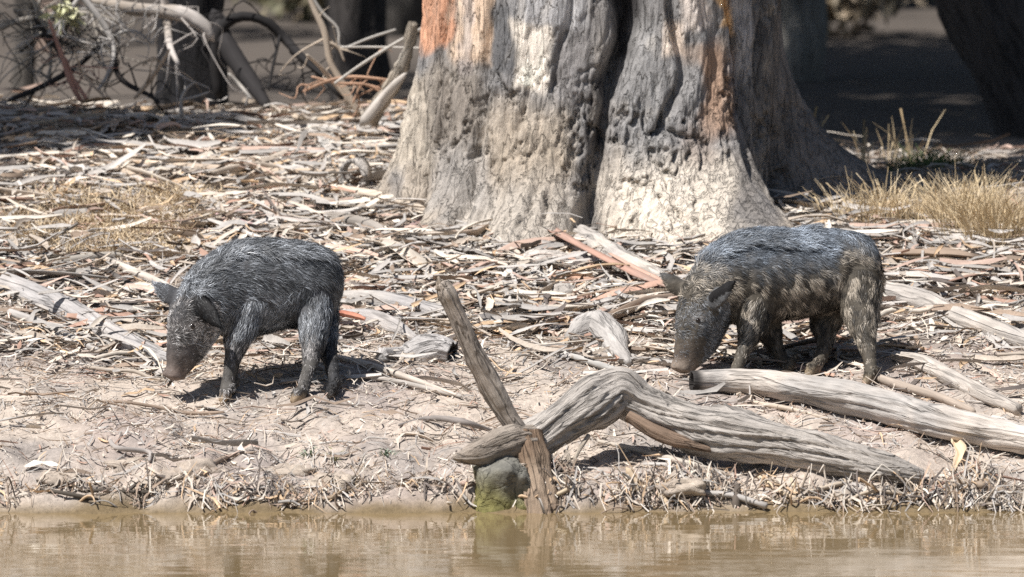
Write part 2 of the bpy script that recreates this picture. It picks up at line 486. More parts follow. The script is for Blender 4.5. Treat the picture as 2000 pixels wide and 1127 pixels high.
def tree_center(z):
    return TC[0] - 0.03 + 0.07 * (np.clip(z, 0.6, 3) - 0.6), TC[1] + 0.03 * (np.clip(z, 0.6, 9) - 0.6)

zz = np.concatenate([np.arange(0.15, 1.75, 0.0074), 1.75 + np.cumsum(np.linspace(0.012, 0.30, 42))])
front = np.arange(-200, 30, 0.48); back = np.arange(30, 160, 2.0)
tt = np.concatenate([front, back])
TT, ZZ = np.meshgrid(tt, zz)
RR = trunk_radius(TT, ZZ)
cx, cy = tree_center(ZZ)
Vt = np.stack([cx + RR * np.cos(np.radians(TT)), cy + RR * np.sin(np.radians(TT)), ZZ], -1)
nt_ = len(tt); it = np.arange(Vt.shape[0] * nt_).reshape(-1, nt_)
Ft = np.stack([it[:-1], np.roll(it, -1, 1)[:-1], np.roll(it, -1, 1)[1:], it[1:]], -1).reshape(-1, 4)
rel = RR - (0.635 + 0.03 * np.clip(ZZ - 0.6, 0, 1.2))
Vt = Vt.reshape(-1, 3)

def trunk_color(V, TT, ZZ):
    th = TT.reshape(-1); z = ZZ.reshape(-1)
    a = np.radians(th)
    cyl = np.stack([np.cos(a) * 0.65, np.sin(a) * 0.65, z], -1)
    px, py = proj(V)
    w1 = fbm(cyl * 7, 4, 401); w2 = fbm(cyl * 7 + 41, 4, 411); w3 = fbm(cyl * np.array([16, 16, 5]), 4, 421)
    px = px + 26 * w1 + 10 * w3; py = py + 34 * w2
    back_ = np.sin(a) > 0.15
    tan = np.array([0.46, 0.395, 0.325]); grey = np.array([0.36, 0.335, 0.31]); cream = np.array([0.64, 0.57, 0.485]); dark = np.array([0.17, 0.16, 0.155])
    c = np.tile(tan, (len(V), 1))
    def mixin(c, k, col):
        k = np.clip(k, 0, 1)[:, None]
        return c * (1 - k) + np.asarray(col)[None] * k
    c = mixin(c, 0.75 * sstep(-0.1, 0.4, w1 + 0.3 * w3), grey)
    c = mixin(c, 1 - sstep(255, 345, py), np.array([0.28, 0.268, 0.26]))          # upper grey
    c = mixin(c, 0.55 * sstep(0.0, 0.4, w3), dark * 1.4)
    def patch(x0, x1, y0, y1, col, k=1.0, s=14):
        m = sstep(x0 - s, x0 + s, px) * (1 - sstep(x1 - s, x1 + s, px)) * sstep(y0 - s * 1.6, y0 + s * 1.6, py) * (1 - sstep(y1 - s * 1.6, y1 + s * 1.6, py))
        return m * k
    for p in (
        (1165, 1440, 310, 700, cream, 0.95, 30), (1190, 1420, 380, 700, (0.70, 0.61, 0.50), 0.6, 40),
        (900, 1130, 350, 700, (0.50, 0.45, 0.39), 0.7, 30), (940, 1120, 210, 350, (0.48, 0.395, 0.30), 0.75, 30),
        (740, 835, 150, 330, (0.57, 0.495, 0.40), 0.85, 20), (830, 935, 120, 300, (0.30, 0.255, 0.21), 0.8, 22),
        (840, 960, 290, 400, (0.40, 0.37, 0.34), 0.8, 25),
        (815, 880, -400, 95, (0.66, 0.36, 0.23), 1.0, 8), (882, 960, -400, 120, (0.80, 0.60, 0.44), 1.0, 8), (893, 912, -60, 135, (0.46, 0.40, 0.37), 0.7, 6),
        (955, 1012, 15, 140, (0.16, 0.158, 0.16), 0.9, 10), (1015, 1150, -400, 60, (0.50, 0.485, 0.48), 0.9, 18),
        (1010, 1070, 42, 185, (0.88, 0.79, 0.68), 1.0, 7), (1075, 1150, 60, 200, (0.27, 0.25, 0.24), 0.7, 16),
        (1150, 1200, -100, 330, (0.27, 0.245, 0.225), 0.6, 14), (1196, 1246, -400, 120, (0.055, 0.05, 0.05), 0.95, 9), (1150, 1182, 150, 300, (0.07, 0.062, 0.06), 0.9, 8), (1140, 1172, 290, 480, (0.17, 0.16, 0.155), 0.75, 8),  # near-black bands put the furrow's shade into the bark colour
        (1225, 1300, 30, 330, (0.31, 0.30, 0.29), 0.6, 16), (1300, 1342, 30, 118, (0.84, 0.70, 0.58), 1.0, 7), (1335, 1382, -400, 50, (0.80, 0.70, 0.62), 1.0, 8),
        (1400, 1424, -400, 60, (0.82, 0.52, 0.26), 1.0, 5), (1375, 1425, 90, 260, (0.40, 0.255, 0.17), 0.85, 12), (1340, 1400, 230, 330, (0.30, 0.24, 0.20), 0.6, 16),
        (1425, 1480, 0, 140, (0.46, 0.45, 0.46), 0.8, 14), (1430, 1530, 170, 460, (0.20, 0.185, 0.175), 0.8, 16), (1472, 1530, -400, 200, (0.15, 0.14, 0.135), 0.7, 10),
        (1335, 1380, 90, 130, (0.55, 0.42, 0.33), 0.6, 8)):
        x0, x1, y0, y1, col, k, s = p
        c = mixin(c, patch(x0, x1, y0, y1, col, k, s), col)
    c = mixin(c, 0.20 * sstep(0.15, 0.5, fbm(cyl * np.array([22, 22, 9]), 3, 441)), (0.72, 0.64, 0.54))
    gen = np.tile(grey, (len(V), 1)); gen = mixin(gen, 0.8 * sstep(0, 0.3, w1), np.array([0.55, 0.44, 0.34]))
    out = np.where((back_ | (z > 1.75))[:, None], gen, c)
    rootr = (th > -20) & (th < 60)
    out = np.where(rootr[:, None], np.array([0.19, 0.172, 0.16])[None] * (1 + 0.4 * w3)[:, None], out)  # right root and flank coloured darker for the shade on them
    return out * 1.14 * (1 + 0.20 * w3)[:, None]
tree = empty('river_gum_tree', (float(TC[0]), float(TC[1]), 0.62), 'massive old gum tree with flaking grey and cream bark and flared root base', 'tree')
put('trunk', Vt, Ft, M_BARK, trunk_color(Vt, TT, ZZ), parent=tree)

def crown_data(clumps, per, size, cols, seed):
    r = np.random.default_rng(seed)
    V = []; C = []
    for (c, rad) in clumps:
        d = r.normal(size=(per, 3)); d /= np.linalg.norm(d, axis=1)[:, None]
        p = np.asarray(c) + d * rad * r.uniform(0.2, 1.0, (per, 1)) ** 0.6 * np.array([1, 1, 0.6])
        a = r.normal(size=(per, 3)); a[:, 2] -= 0.8; a /= np.linalg.norm(a, axis=1)[:, None]
        b = np.cross(a, r.normal(size=(per, 3))); b /= np.linalg.norm(b, axis=1)[:, None]
        ln = size * r.uniform(0.7, 1.5, (per, 1)); w = ln * 0.2
        V.append(np.stack([p, p + a * ln * 0.45 + b * w, p + a * ln, p + a * ln * 0.45 - b * w], 1))
        C.append(np.repeat(np.asarray(cols)[r.integers(0, len(cols), per)][:, None], 4, 1))
    V = np.concatenate(V).reshape(-1, 3); C = np.concatenate(C).reshape(-1, 3)
    return V, np.arange(len(V)).reshape(-1, 4), C
GUM = [(0.075, 0.10, 0.045), (0.10, 0.125, 0.06), (0.055, 0.075, 0.035), (0.12, 0.13, 0.075)]

tz = zz[-1]; tcx, tcy = tree_center(np.array(tz))
top = np.array([float(tcx), float(tcy), tz])
clumps = []
for k, (dx, dy, dz, r0) in enumerate(((-2.2, 0.6, 3.2, 0.24), (1.6, 1.6, 3.8, 0.30), (0.4, 3.0, 3.0, 0.26), (2.6, -0.2, 2.6, 0.2))):
    e = top + np.array([dx, dy, dz])
    v, f, g = tube_data([top + np.array([0, 0, -0.6]), top + np.array([dx * 0.35, dy * 0.35, dz * 0.5]), e], [0.36, r0, 0.08], seg=12, n=14, rough=0.1, seed=k)
    put('limb', v, f, M_WOOD, tint(v, (0.45, 0.40, 0.35), seed=k), g, parent=tree)
    for j in range(6):
        clumps.append((e + RNG.normal(size=3) * np.array([1.1, 1.1, 0.7]), 0.9))
for k, (dx, dy, dz) in enumerate(((-3.1, 1.4, 1.0), (-2.7, 4.2, 1.6), (-2.2, 7.0, 2.4), (-1.2, 2.6, 1.6))):  # extra limbs added out of view so their leaves shade the grove
    e = top + np.array([dx, dy, dz])
    v, f, g = tube_data([top + np.array([0, 0, -0.8]), top + np.array([dx * 0.4, dy * 0.4, dz * 0.7]), e], [0.30, 0.17, 0.05], seg=12, n=14, rough=0.1, seed=9 + k)
    put('limb', v, f, M_WOOD, tint(v, (0.45, 0.40, 0.35), seed=k), g, parent=tree)
    for j in range(6):
        clumps.append((e + RNG.normal(size=3) * np.array([0.75, 1.0, 0.4]), 0.85))
v, f, c = crown_data(clumps, 360, 0.27, GUM, 5)
o = put('crown', v, f, M_LEAF, c, parent=tree, smooth=False)

# other gums: dark stems behind the bank, their crowns shade the flat beyond
def gum(base, r, h, lean, label, seed, crown_r=2.2, ncl=14, col=(0.20, 0.175, 0.155), lightk=1.7, per=270, spread=1.0, crown_off=(0, 0, 0), group=None, name='gum_tree'):
    base = np.asarray(base, float)
    rr = np.random.default_rng(seed)
    t = empty(name, tuple(base), label, 'tree', group)
    p = [base + np.array([0, 0, -0.15]), base + np.array([lean[0] * 0.3, lean[1] * 0.3, h * 0.33]), base + np.array([lean[0] * 0.7, lean[1] * 0.7, h * 0.7]), base + np.array([lean[0], lean[1], h])]
    v, f, g = tube_data(p, [r * 1.25, r, r * 0.85, r * 0.6], seg=28, n=60, rough=0.14, rscale=4, groove=0.25, gfreq=9, seed=seed)
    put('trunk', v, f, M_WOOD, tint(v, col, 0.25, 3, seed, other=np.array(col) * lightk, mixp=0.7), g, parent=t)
    cl = []
    topp = p[-1]
    for k in range(4):
        a = rr.uniform(0, 6.28); e = topp + np.array([math.cos(a) * crown_r * 0.6, math.sin(a) * crown_r * 0.6, rr.uniform(0.6, 1.8)]) + np.array(crown_off)
        v, f, g = tube_data([topp - np.array([0, 0, 0.2]), (topp + e) / 2 + np.array([0, 0, 0.3]), e], [r * 0.55, r * 0.3, 0.03], seg=9, n=10, seed=k)
        put('limb', v, f, M_WOOD, tint(v, col, seed=k), g, parent=t)
        for j in range(max(1, ncl // 4)):
            cl.append((e + rr.normal(size=3) * np.array([crown_r * 0.45, crown_r * 0.45, 0.5]) * spread, crown_r * 0.42))
    v, f, c = crown_data(cl, per, 0.24, GUM, seed)
    put('crown', v, f, M_LEAF, c, parent=t, smooth=False)
    return t
def gpt(px, Y):
    d = 22 + Y
    x = (px - 1000) / FPX * d
    return np.array([x, Y, float(ground(x, Y))])

BG = 'gum trees standing on the flat beyond the bank'
gum(gpt(368, 6.9), 0.135, 5.2, (0.1, 0.2), 'gum stem coloured black for the shade on it, behind the tangle of dead branches', 21, 1.5, 8, (0.028, 0.027, 0.029), per=260, lightk=1.2)  # stem stands in shade; that shade is put into its black colour
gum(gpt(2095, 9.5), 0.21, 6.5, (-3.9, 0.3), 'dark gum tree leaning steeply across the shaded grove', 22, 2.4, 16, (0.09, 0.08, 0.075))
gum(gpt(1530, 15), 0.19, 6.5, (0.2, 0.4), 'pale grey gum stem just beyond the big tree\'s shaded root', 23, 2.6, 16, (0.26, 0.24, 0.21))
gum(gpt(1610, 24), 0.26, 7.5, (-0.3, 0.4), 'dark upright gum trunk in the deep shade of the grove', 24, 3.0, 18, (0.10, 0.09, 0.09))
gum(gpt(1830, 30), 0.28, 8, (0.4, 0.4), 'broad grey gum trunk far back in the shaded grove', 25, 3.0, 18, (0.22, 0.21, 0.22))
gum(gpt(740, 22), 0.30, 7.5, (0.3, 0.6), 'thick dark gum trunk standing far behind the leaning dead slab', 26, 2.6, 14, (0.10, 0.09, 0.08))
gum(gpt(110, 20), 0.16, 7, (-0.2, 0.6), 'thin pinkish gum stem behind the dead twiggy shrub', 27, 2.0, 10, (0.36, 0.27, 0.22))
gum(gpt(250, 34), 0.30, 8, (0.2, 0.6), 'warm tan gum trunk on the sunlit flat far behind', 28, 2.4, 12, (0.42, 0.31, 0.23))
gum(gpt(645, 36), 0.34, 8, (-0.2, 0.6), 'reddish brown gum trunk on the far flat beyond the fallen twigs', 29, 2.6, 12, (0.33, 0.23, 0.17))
gum((-5.5, 3.05, float(ground(-5.5, 3.05))), 0.30, 5.0, (1.0, 0.2), 'gum tree on the bank with a low leafy bough that shades the litter', 30, 0.85, 12, (0.4, 0.35, 0.3), per=520, crown_off=(0.15, 0.1, -0.9), spread=0.55)
for k, (x, y) in enumerate(((-1.2, 12.5), (1.6, 10.5), (4.2, 12.0), (3.2, 19), (6.0, 17.5), (7.5, 26), (4.6, 33))):
    if k == 0: continue
    gum((x + (2.5 if k in (1,) else 1.2), y, float(ground(x, y))), 0.2 + 0.03 * (k % 3), 6.3 + 0.4 * (k % 4), (-0.6, 0.3), 'tall gum tree standing in the shaded grove beyond the bank', 40 + k, 2.6, 18, (0.15, 0.13, 0.12), group=BG)

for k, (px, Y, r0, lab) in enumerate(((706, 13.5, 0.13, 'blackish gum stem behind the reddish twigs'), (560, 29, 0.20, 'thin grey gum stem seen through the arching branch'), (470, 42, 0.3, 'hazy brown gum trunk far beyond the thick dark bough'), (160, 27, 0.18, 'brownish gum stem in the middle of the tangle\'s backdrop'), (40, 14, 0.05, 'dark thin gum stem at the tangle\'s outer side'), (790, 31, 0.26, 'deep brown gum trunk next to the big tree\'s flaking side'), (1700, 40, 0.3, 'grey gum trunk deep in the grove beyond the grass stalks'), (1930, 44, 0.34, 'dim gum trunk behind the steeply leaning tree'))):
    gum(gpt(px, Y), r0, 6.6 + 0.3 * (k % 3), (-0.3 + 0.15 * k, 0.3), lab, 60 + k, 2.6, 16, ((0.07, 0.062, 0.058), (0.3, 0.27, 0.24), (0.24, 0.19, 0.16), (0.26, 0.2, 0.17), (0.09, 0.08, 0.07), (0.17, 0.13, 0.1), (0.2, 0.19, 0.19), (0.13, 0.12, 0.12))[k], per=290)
# low scrub on the flat
def scrub(px, Y, w, h, label, seed, cols):
    b = gpt(px, Y); rr = np.random.default_rng(seed)
    t = empty('scrub_bush', tuple(b), label, 'bush', 'scrub on the flat beyond the bank')
    for k in range(5):
        e = b + np.array([rr.normal(0, w * 0.3), rr.normal(0, w * 0.2), h * rr.uniform(0.5, 0.9)])
        v, f, g = tube_data([b - np.array([0, 0, 0.05]), (b + e) / 2 + rr.normal(size=3) * 0.05, e], [0.02, 0.012, 0.004], seg=6, n=8, seed=k)
        put('stem', v, f, M_STICK, tint(v, (0.2, 0.16, 0.13), seed=k), g, parent=t)
    cl = [(b + np.array([rr.normal(0, w * 0.35), rr.normal(0, w * 0.25), h * rr.uniform(0.15, 0.9)]), w * 0.25) for _ in range(14)]
    v, f, c = crown_data(cl, 70, 0.10, cols, seed)
    put('foliage', v, f, M_LEAF, c, parent=t, smooth=False)
DRYG = [(0.20, 0.17, 0.11), (0.15, 0.14, 0.08), (0.26, 0.20, 0.13), (0.10, 0.10, 0.06)]
scrub(610, 24, 1.1, 0.55, 'low brown scrub bush on the flat between the arching branch and big tree', 81, DRYG)
scrub(520, 33, 1.6, 0.6, 'wide dull scrub bush far out on the sunlit flat', 82, DRYG)
scrub(215, 30, 1.4, 0.9, 'dusty scrub bush behind the dead tangle', 83, DRYG)
scrub(90, 36, 1.8, 0.8, 'dark scrub bush far behind the tangle\'s outer side', 84, GUM)
scrub(1660, 20, 1.0, 0.4, 'dry tan scrub clump in the shaded grove', 85, [(0.4, 0.32, 0.22), (0.3, 0.25, 0.18), (0.48, 0.38, 0.27)])
scrub(1790, 26, 1.6, 0.6, 'shadowy green scrub bush in the grove', 86, GUM)

# a far belt of woodland closes the flat
def far_wood():
    r = np.random.default_rng(3)
    cl = [((r.uniform(-90, 90), r.uniform(75, 120), r.uniform(1.2, 10)), r.uniform(2, 4)) for _ in range(170)]
    v, f, c = crown_data(cl, 90, 1.1, GUM, 8)
    put('far_woodland', v, f, M_LEAF, c, kind='stuff', smooth=False, label='far dark belt of gum woodland', cat='woodland')
far_wood()

# ------------------------------------------------------------------ wild boars
def ellipse_loft(P, L, hw, hh, n, seg=28, power=2.0):
    """closed loft: centres P, lateral axis L, half width hw along L, half height hh along T x L"""
    D = np.concatenate([P, L, hw[:, None], hh[:, None]], 1)
    # resample evenly through the control rings
    C = catmull(D, n)
    P, L, hw, hh = C[:, :3], C[:, 3:6], np.maximum(C[:, 6], 0.002), np.maximum(C[:, 7], 0.002)
    T = np.gradient(P, axis=0); T /= np.linalg.norm(T, axis=1)[:, None]
    L = L - T * (L * T).sum(1)[:, None]; L /= np.linalg.norm(L, axis=1)[:, None]
    U = np.cross(T, L)
    U *= np.sign(U[:, 2:3] + 1e-6) if abs(U[len(U) // 2, 2]) > 0.5 else 1
    th = np.linspace(0, 2 * math.pi, seg, endpoint=False)
    V = P[:, None] + L[:, None] * (np.cos(th)[None, :, None] * hw[:, None, None]) + U[:, None] * (np.sin(th)[None, :, None] * hh[:, None, None])
    idx = np.arange(n * seg).reshape(n, seg)
    q = np.stack([idx[:-1], np.roll(idx, -1, 1)[:-1], np.roll(idx, -1, 1)[1:], idx[1:]], -1).reshape(-1, 4)
    V = V.reshape(-1, 3)
    k = len(V)
    V = np.concatenate([V, [P[0] - T[0] * min(hw[0], hh[0]) * 0.35], [P[-1] + T[-1] * min(hw[-1], hh[-1]) * 0.35]])
    tri = []
    for j in range(seg):
        j2 = (j + 1) % seg
        tri.append([idx[0, j2], idx[0, j], k]); tri.append([idx[-1, j], idx[-1, j2], k + 1])
    return V, [q, np.array(tri)], P, T

def boar(label, spine, legs, ears, eye, Y0, k, pxc, scale, seed, colour_fn, hair_fn, tail=None, nhair=118000):
    ppm = scale
    rows = []
    for (px, py, dy, hw, hh, yaw) in spine:
        Y = Y0 + k * (px - pxc) / ppm + dy
        p = onY(px, py, Y)
        a = math.radians(yaw)
        rows.append((p, np.array([math.sin(a), -math.cos(a), 0.0]), hw, hh))
    P = np.array([r[0] for r in rows]); L = np.array([r[1] for r in rows]); hw = np.array([r[2] for r in rows]); hh = np.array([r[3] for r in rows])
    parts = []
    v, f, SPth, STan = ellipse_loft(P, L, hw, hh, 70)
    parts.append((v, f, v * 0))
    flowP = [SPth]; flowT = [-STan]; flowK = [np.zeros(len(SPth))]
    foot_pts = []
    for leg in legs:
        pts = leg['pts']; side = leg['side']
        fx, fy = pts[-1][0], pts[-1][1]
        foot = at(fx, fy)
        foot_pts.append(foot)
        Yh = Y0 + k * (pts[0][0] - pxc) / ppm + side * 0.062
        W = []
        R = []
        n = len(pts)
        for i, (px, py, r) in enumerate(pts):
            t = (py - pts[0][1]) / (fy - pts[0][1])
            Y = Yh * (1 - t) + foot[1] * t
            W.append(onY(px, py, Y)); R.append(r * (0.84 if 0.02 < r < 0.04 else 1.0))
        W = np.array(W); R = np.array(R)
        W[-1] = foot + np.array([0, 0, 0.012]);
        fl = np.tile(np.array([[0.25, -1, 0]]) / 1.03, (n, 1))
        C = catmull(np.concatenate([W, R[:, None]], 1), 26)
        v, f, g = tube_data(W, R, seg=16, n=26, squash=1.0)
        parts.append((v, f, v * 0))
        flowP.append(C[6:, :3]); T = np.gradient(C[:, :3], axis=0); T /= np.linalg.norm(T, axis=1)[:, None]
        flowT.append(T[6:]); flowK.append(np.ones(len(C) - 6))
        # cloven toes
        fwd = np.array([-0.94, -0.30, 0.0]); lat = np.array([0.30, -0.94, 0.0])
        for s in (-1, 1):
            q = [foot + lat * s * 0.010 + np.array([0, 0, 0.045]), foot + lat * s * 0.013 + fwd * 0.010 + np.array([0, 0, 0.018]), foot + lat * s * 0.012 + fwd * 0.022 + np.array([0, 0, -0.004])]
            v, f, g = tube_data(q, [0.016, 0.015, 0.008], seg=10, n=8)
            parts.append((v, f, v * 0))
        q = [foot - fwd * 0.012 + np.array([0, 0, 0.062]), foot - fwd * 0.030 + np.array([0, 0, 0.040])]
        v, f, g = tube_data(q, [0.011, 0.007], seg=8, n=5); parts.append((v, f, v * 0))
    for e in ears:
        hx, hy = proj(parts[0][0])
        near = (hx - e['base'][0]) ** 2 + (hy - e['base'][1]) ** 2 < 14 ** 2
        Ys_ = parts[0][0][near, 1].min() if e['near'] else P[9:11, 1].mean() - 0.01
        b = onY(e['base'][0], e['base'][1], Ys_ + 0.008); t = onY(e['tip'][0], e['tip'][1], Ys_ + e['tip'][2])
        wdir = np.asarray(e['w'], float); ax = t - b; ln = np.linalg.norm(ax); ax = ax / ln
        wdir = wdir - ax * (wdir @ ax); wdir /= np.linalg.norm(wdir); nrm = np.cross(ax, wdir)
        s = np.linspace(-0.12, 1.0, 9)
        prof = np.array([0.62, 0.85, 1.0, 1.02, 0.97, 0.84, 0.64, 0.38, 0.12]) * e['hw']
        pts = b[None] + ax[None] * (s * ln)[:, None] + np.asarray(e.get('bend', (0, 0, 0)))[None] * (np.maximum(s, 0) ** 2)[:, None]
        # cupped shell: cross-section is a thick arc
        arc = np.linspace(-1, 1, 9)
        top_ = []; bot_ = []
        for i in range(9):
            for a in arc:
                cup = e.get('cup', 0.5) * prof[i] * (a * a - 0.4)
                top_.append(pts[i] + wdir * a * prof[i] + nrm * (cup + 0.0055))
                bot_.append(pts[i] + wdir * a * prof[i] * 0.98 + nrm * (cup - 0.0055))
        V = np.array(top_ + bot_)
        I = np.arange(81).reshape(9, 9); J = I + 81
        q = [np.stack([I[:-1, :-1], I[:-1, 1:], I[1:, 1:], I[1:, :-1]], -1).reshape(-1, 4), np.stack([J[:-1, :-1], J[1:, :-1], J[1:, 1:], J[:-1, 1:]], -1).reshape(-1, 4)]
        for a_, b_ in ((I[:, 0], J[:, 0]), (J[:, -1], I[:, -1]), (J[0], I[0]), (I[-1], J[-1])):
            q.append(np.stack([a_[:-1], a_[1:], b_[1:], b_[:-1]], -1))
        parts.append((V, q, V * 0))
        flowP.append(pts[2:]); flowT.append(np.tile(ax, (7, 1))); flowK.append(np.full(7, 2.0))
    if tail:
        W = np.array([onY(a, b_, Y0 + d_) for a, b_, d_ in tail]); v, f, g = tube_data(W, np.linspace(0.012, 0.006, len(W)), seg=8, n=14)
        parts.append((v, f, v * 0)); flowP.append(W); flowT.append(np.tile(np.array([[0.1, 0, -1.0]]), (len(W), 1))); flowK.append(np.ones(len(W)))
    V, F, G, _ = merge(parts)
    me = raw_mesh('tmp', V, F)
    tmp = bpy.data.objects.new('tmp', me); COL.objects.link(tmp)
    m = tmp.modifiers.new('r', 'REMESH'); m.mode = 'VOXEL'; m.voxel_size = 0.0058
    m2 = tmp.modifiers.new('s', 'SMOOTH'); m2.factor = 0.5; m2.iterations = 7
    dg = bpy.context.evaluated_depsgraph_get()
    ev = tmp.evaluated_get(dg); em = ev.to_mesh()
    nv = len(em.vertices); co = np.empty(nv * 3); em.vertices.foreach_get('co', co); co = co.reshape(-1, 3)
    no = np.empty(nv * 3); em.vertices.foreach_get('normal', no); no = no.reshape(-1, 3)
    em.calc_loop_triangles()
    tri = np.empty(len(em.loop_triangles) * 3, np.int32); em.loop_triangles.foreach_get('vertices', tri); tri = tri.reshape(-1, 3)
    ev.to_mesh_clear()
    bpy.data.objects.remove(tmp)
    # hide relief
    co = co + no * (0.004 * fbm(co * 30, 3, seed))[:, None]
    FP = np.concatenate(flowP); FT = np.concatenate(flowT); FK = np.concatenate(flowK)
    EP = FP[FK == 2]
    def axd(X):
        return np.concatenate([np.sqrt(((X[i:i + 20000, None] - EP[None]) ** 2).sum(-1).min(1)) for i in range(0, len(X), 20000)])
    def nearest(X):
        out = np.empty(len(X), np.int64)
        for i in range(0, len(X), 20000):
            d = ((X[i:i + 20000, None] - FP[None]) ** 2).sum(-1)
            d = d + np.where(FK == 1, 0.0006, np.where(FK == 2, -0.0002, 0))[None]
            d = d + np.where((FK[None] == 2) & (d > 0.0016), 1.0, 0)
            out[i:i + 20000] = d.argmin(1)
        return out
    lo = np.array(foot_pts); gz = lo[:, 2].min()
    root = empty('wild_boar', (float(P[:, 0].mean()), float(Y0), float(gz)), label, 'boar')
    px, py = proj(co)
    info = dict(px=px, py=py, co=co, no=no, kind=FK[nearest(co)], axd=axd(co))
    hid = colour_fn(info, seed)
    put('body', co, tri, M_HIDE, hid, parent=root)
    # hair: tapering ribbons that follow the lie of the coat
    r = np.random.default_rng(seed)
    A = co[tri]; area = 0.5 * np.linalg.norm(np.cross(A[:, 1] - A[:, 0], A[:, 2] - A[:, 0]), axis=1)
    ti = r.choice(len(tri), nhair, p=area / area.sum())
    u = r.random((nhair, 2)); fl_ = u.sum(1) > 1; u[fl_] = 1 - u[fl_]
    w = np.stack([1 - u.sum(1), u[:, 0], u[:, 1]], 1)
    X = (A[ti] * w[..., None]).sum(1); N = (no[tri[ti]] * w[..., None]).sum(1); N /= np.linalg.norm(N, axis=1)[:, None]
    ni = nearest(X); Tn = FT[ni]; K = FK[ni]
    px, py = proj(X)
    inf = dict(px=px, py=py, co=X, no=N, kind=K, T=Tn, tn=ni, axd=axd(X))
    length, wid, lift, droop, hcol, keep = hair_fn(inf, r, seed)
    flow = Tn + np.array([0, 0, -1.0])[None] * (droop * (K == 0))[:, None]
    cl = np.stack([fbm(X * 22 + 3, 2, 71), fbm(X * 22 + 8, 2, 72), fbm(X * 22 + 14, 2, 73)], 1)
    flow = flow + 0.65 * cl + 0.20 * r.normal(size=X.shape)
    flow = flow - N * (flow * N).sum(1)[:, None]; flow /= np.linalg.norm(flow, axis=1)[:, None] + 1e-9
    d0 = flow + N * lift[:, None]; d0 /= np.linalg.norm(d0, axis=1)[:, None]
    d1 = flow + N * (lift * 0.35)[:, None] + np.array([0, 0, -0.15]); d1 /= np.linalg.norm(d1, axis=1)[:, None]
    d2 = flow + N * (-0.05) + np.array([0, 0, -0.3]); d2 /= np.linalg.norm(d2, axis=1)[:, None]
    side = np.cross(flow, N) + 0.5 * N * r.normal(size=(nhair, 1)); side /= np.linalg.norm(side, axis=1)[:, None]
    ln = length[:, None]
    p0 = X - N * 0.002; p1 = p0 + d0 * ln * 0.36; p2 = p1 + d1 * ln * 0.34; p3 = p2 + d2 * ln * 0.30
    hwid = (wid * 0.5)[:, None]
    HV = np.stack([p0 + side * hwid, p0 - side * hwid, (p1 + p2) / 2 + side * hwid * 0.75, (p1 + p2) / 2 - side * hwid * 0.75, p3], 1)
    HC = np.stack([hcol * 0.85, hcol * 0.85, hcol, hcol, hcol * 1.1], 1)
    HV = HV[keep]; HC = HC[keep]
    n = len(HV); b0 = (np.arange(n) * 5)[:, None]
    q4 = b0 + np.array([[0, 1, 3, 2]]); q3 = b0 + np.array([[2, 3, 4]])
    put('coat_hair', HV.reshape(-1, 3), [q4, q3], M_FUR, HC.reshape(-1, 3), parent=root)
    # eyes
    for (ex, ey, ed) in eye:
        qx, qy = proj(co); nearp = ((qx - ex) ** 2 + (qy - ey) ** 2 < 5 ** 2)
        c = onY(ex, ey, Y0 + ed) if ed or not nearp.any() else co[nearp][co[nearp][:, 1].argmin()]
        # slide the eye on to the hide
        c = co[((co - c) ** 2).sum(1).argmin()]
        nn_ = no[((co - c) ** 2).sum(1).argmin()]
        v, f, g = tube_data([c - nn_ * 0.006, c - nn_ * 0.002, c + nn_ * 0.003, c + nn_ * 0.005], [0.004, 0.0085, 0.0075, 0.003], seg=12, n=9)
        put('eye', v, f, M_EYE, (0.018, 0.012, 0.009), parent=root)
    return root

def base_parts(i):
    return i['px'], i['py'], i['co'], i['kind']

# -- charcoal boar ---------------------------------------------------------------------------------
def hide_a(i, seed):
    px, py, co, kd = base_parts(i)
    c = np.tile(np.array([0.075, 0.075, 0.080]), (len(px), 1))
    sn = (1 - sstep(350, 395, px)) * sstep(645, 735, py)
    snout = np.array([0.16, 0.128, 0.110])
    c = c * (1 - sn[:, None]) + snout * sn[:, None]
    face = (1 - sstep(415, 440, px)) * sstep(600, 640, py) * (1 - sn) * (1 - sstep(730, 745, py))
    c = c * (1 - 0.5 * face[:, None]) + np.array([0.09, 0.075, 0.066]) * 0.5 * face[:, None]
    tipn = ((1 - sstep(358, 368, px)) * sstep(712, 726, py))[:, None]
    c = c * (1 - tipn) + np.array([0.20, 0.155, 0.132]) * tipn
    lg = (sstep(660, 720, py) * (px > 400) * (px < 625))[:, None]
    c = c * (1 - lg) + np.array([0.085, 0.078, 0.070]) * lg
    hoof = sstep(764, 776, py) * (px > 360)
    c = c * (1 - hoof[:, None]) + np.array([0.36, 0.27, 0.18]) * hoof[:, None]
    ey = np.exp(-(((px - 381) / 13) ** 2 + ((py - 636) / 11) ** 2))[:, None]
    c = c * (1 - ey) + np.array([0.27, 0.235, 0.215]) * ey
    c = np.where(((kd == 2) & (px > 370))[:, None], np.array([0.010, 0.009, 0.009])[None], c)  # near ear coloured black for the shade of its underside
    c = np.where(((kd == 1) & (px > 624) & (py > 640))[:, None], c * 0.45, c)  # far hind leg darkened in the colour, as shaded under the body
    return c * (1 + 0.35 * fbm(co * 40, 3, seed))[:, None]
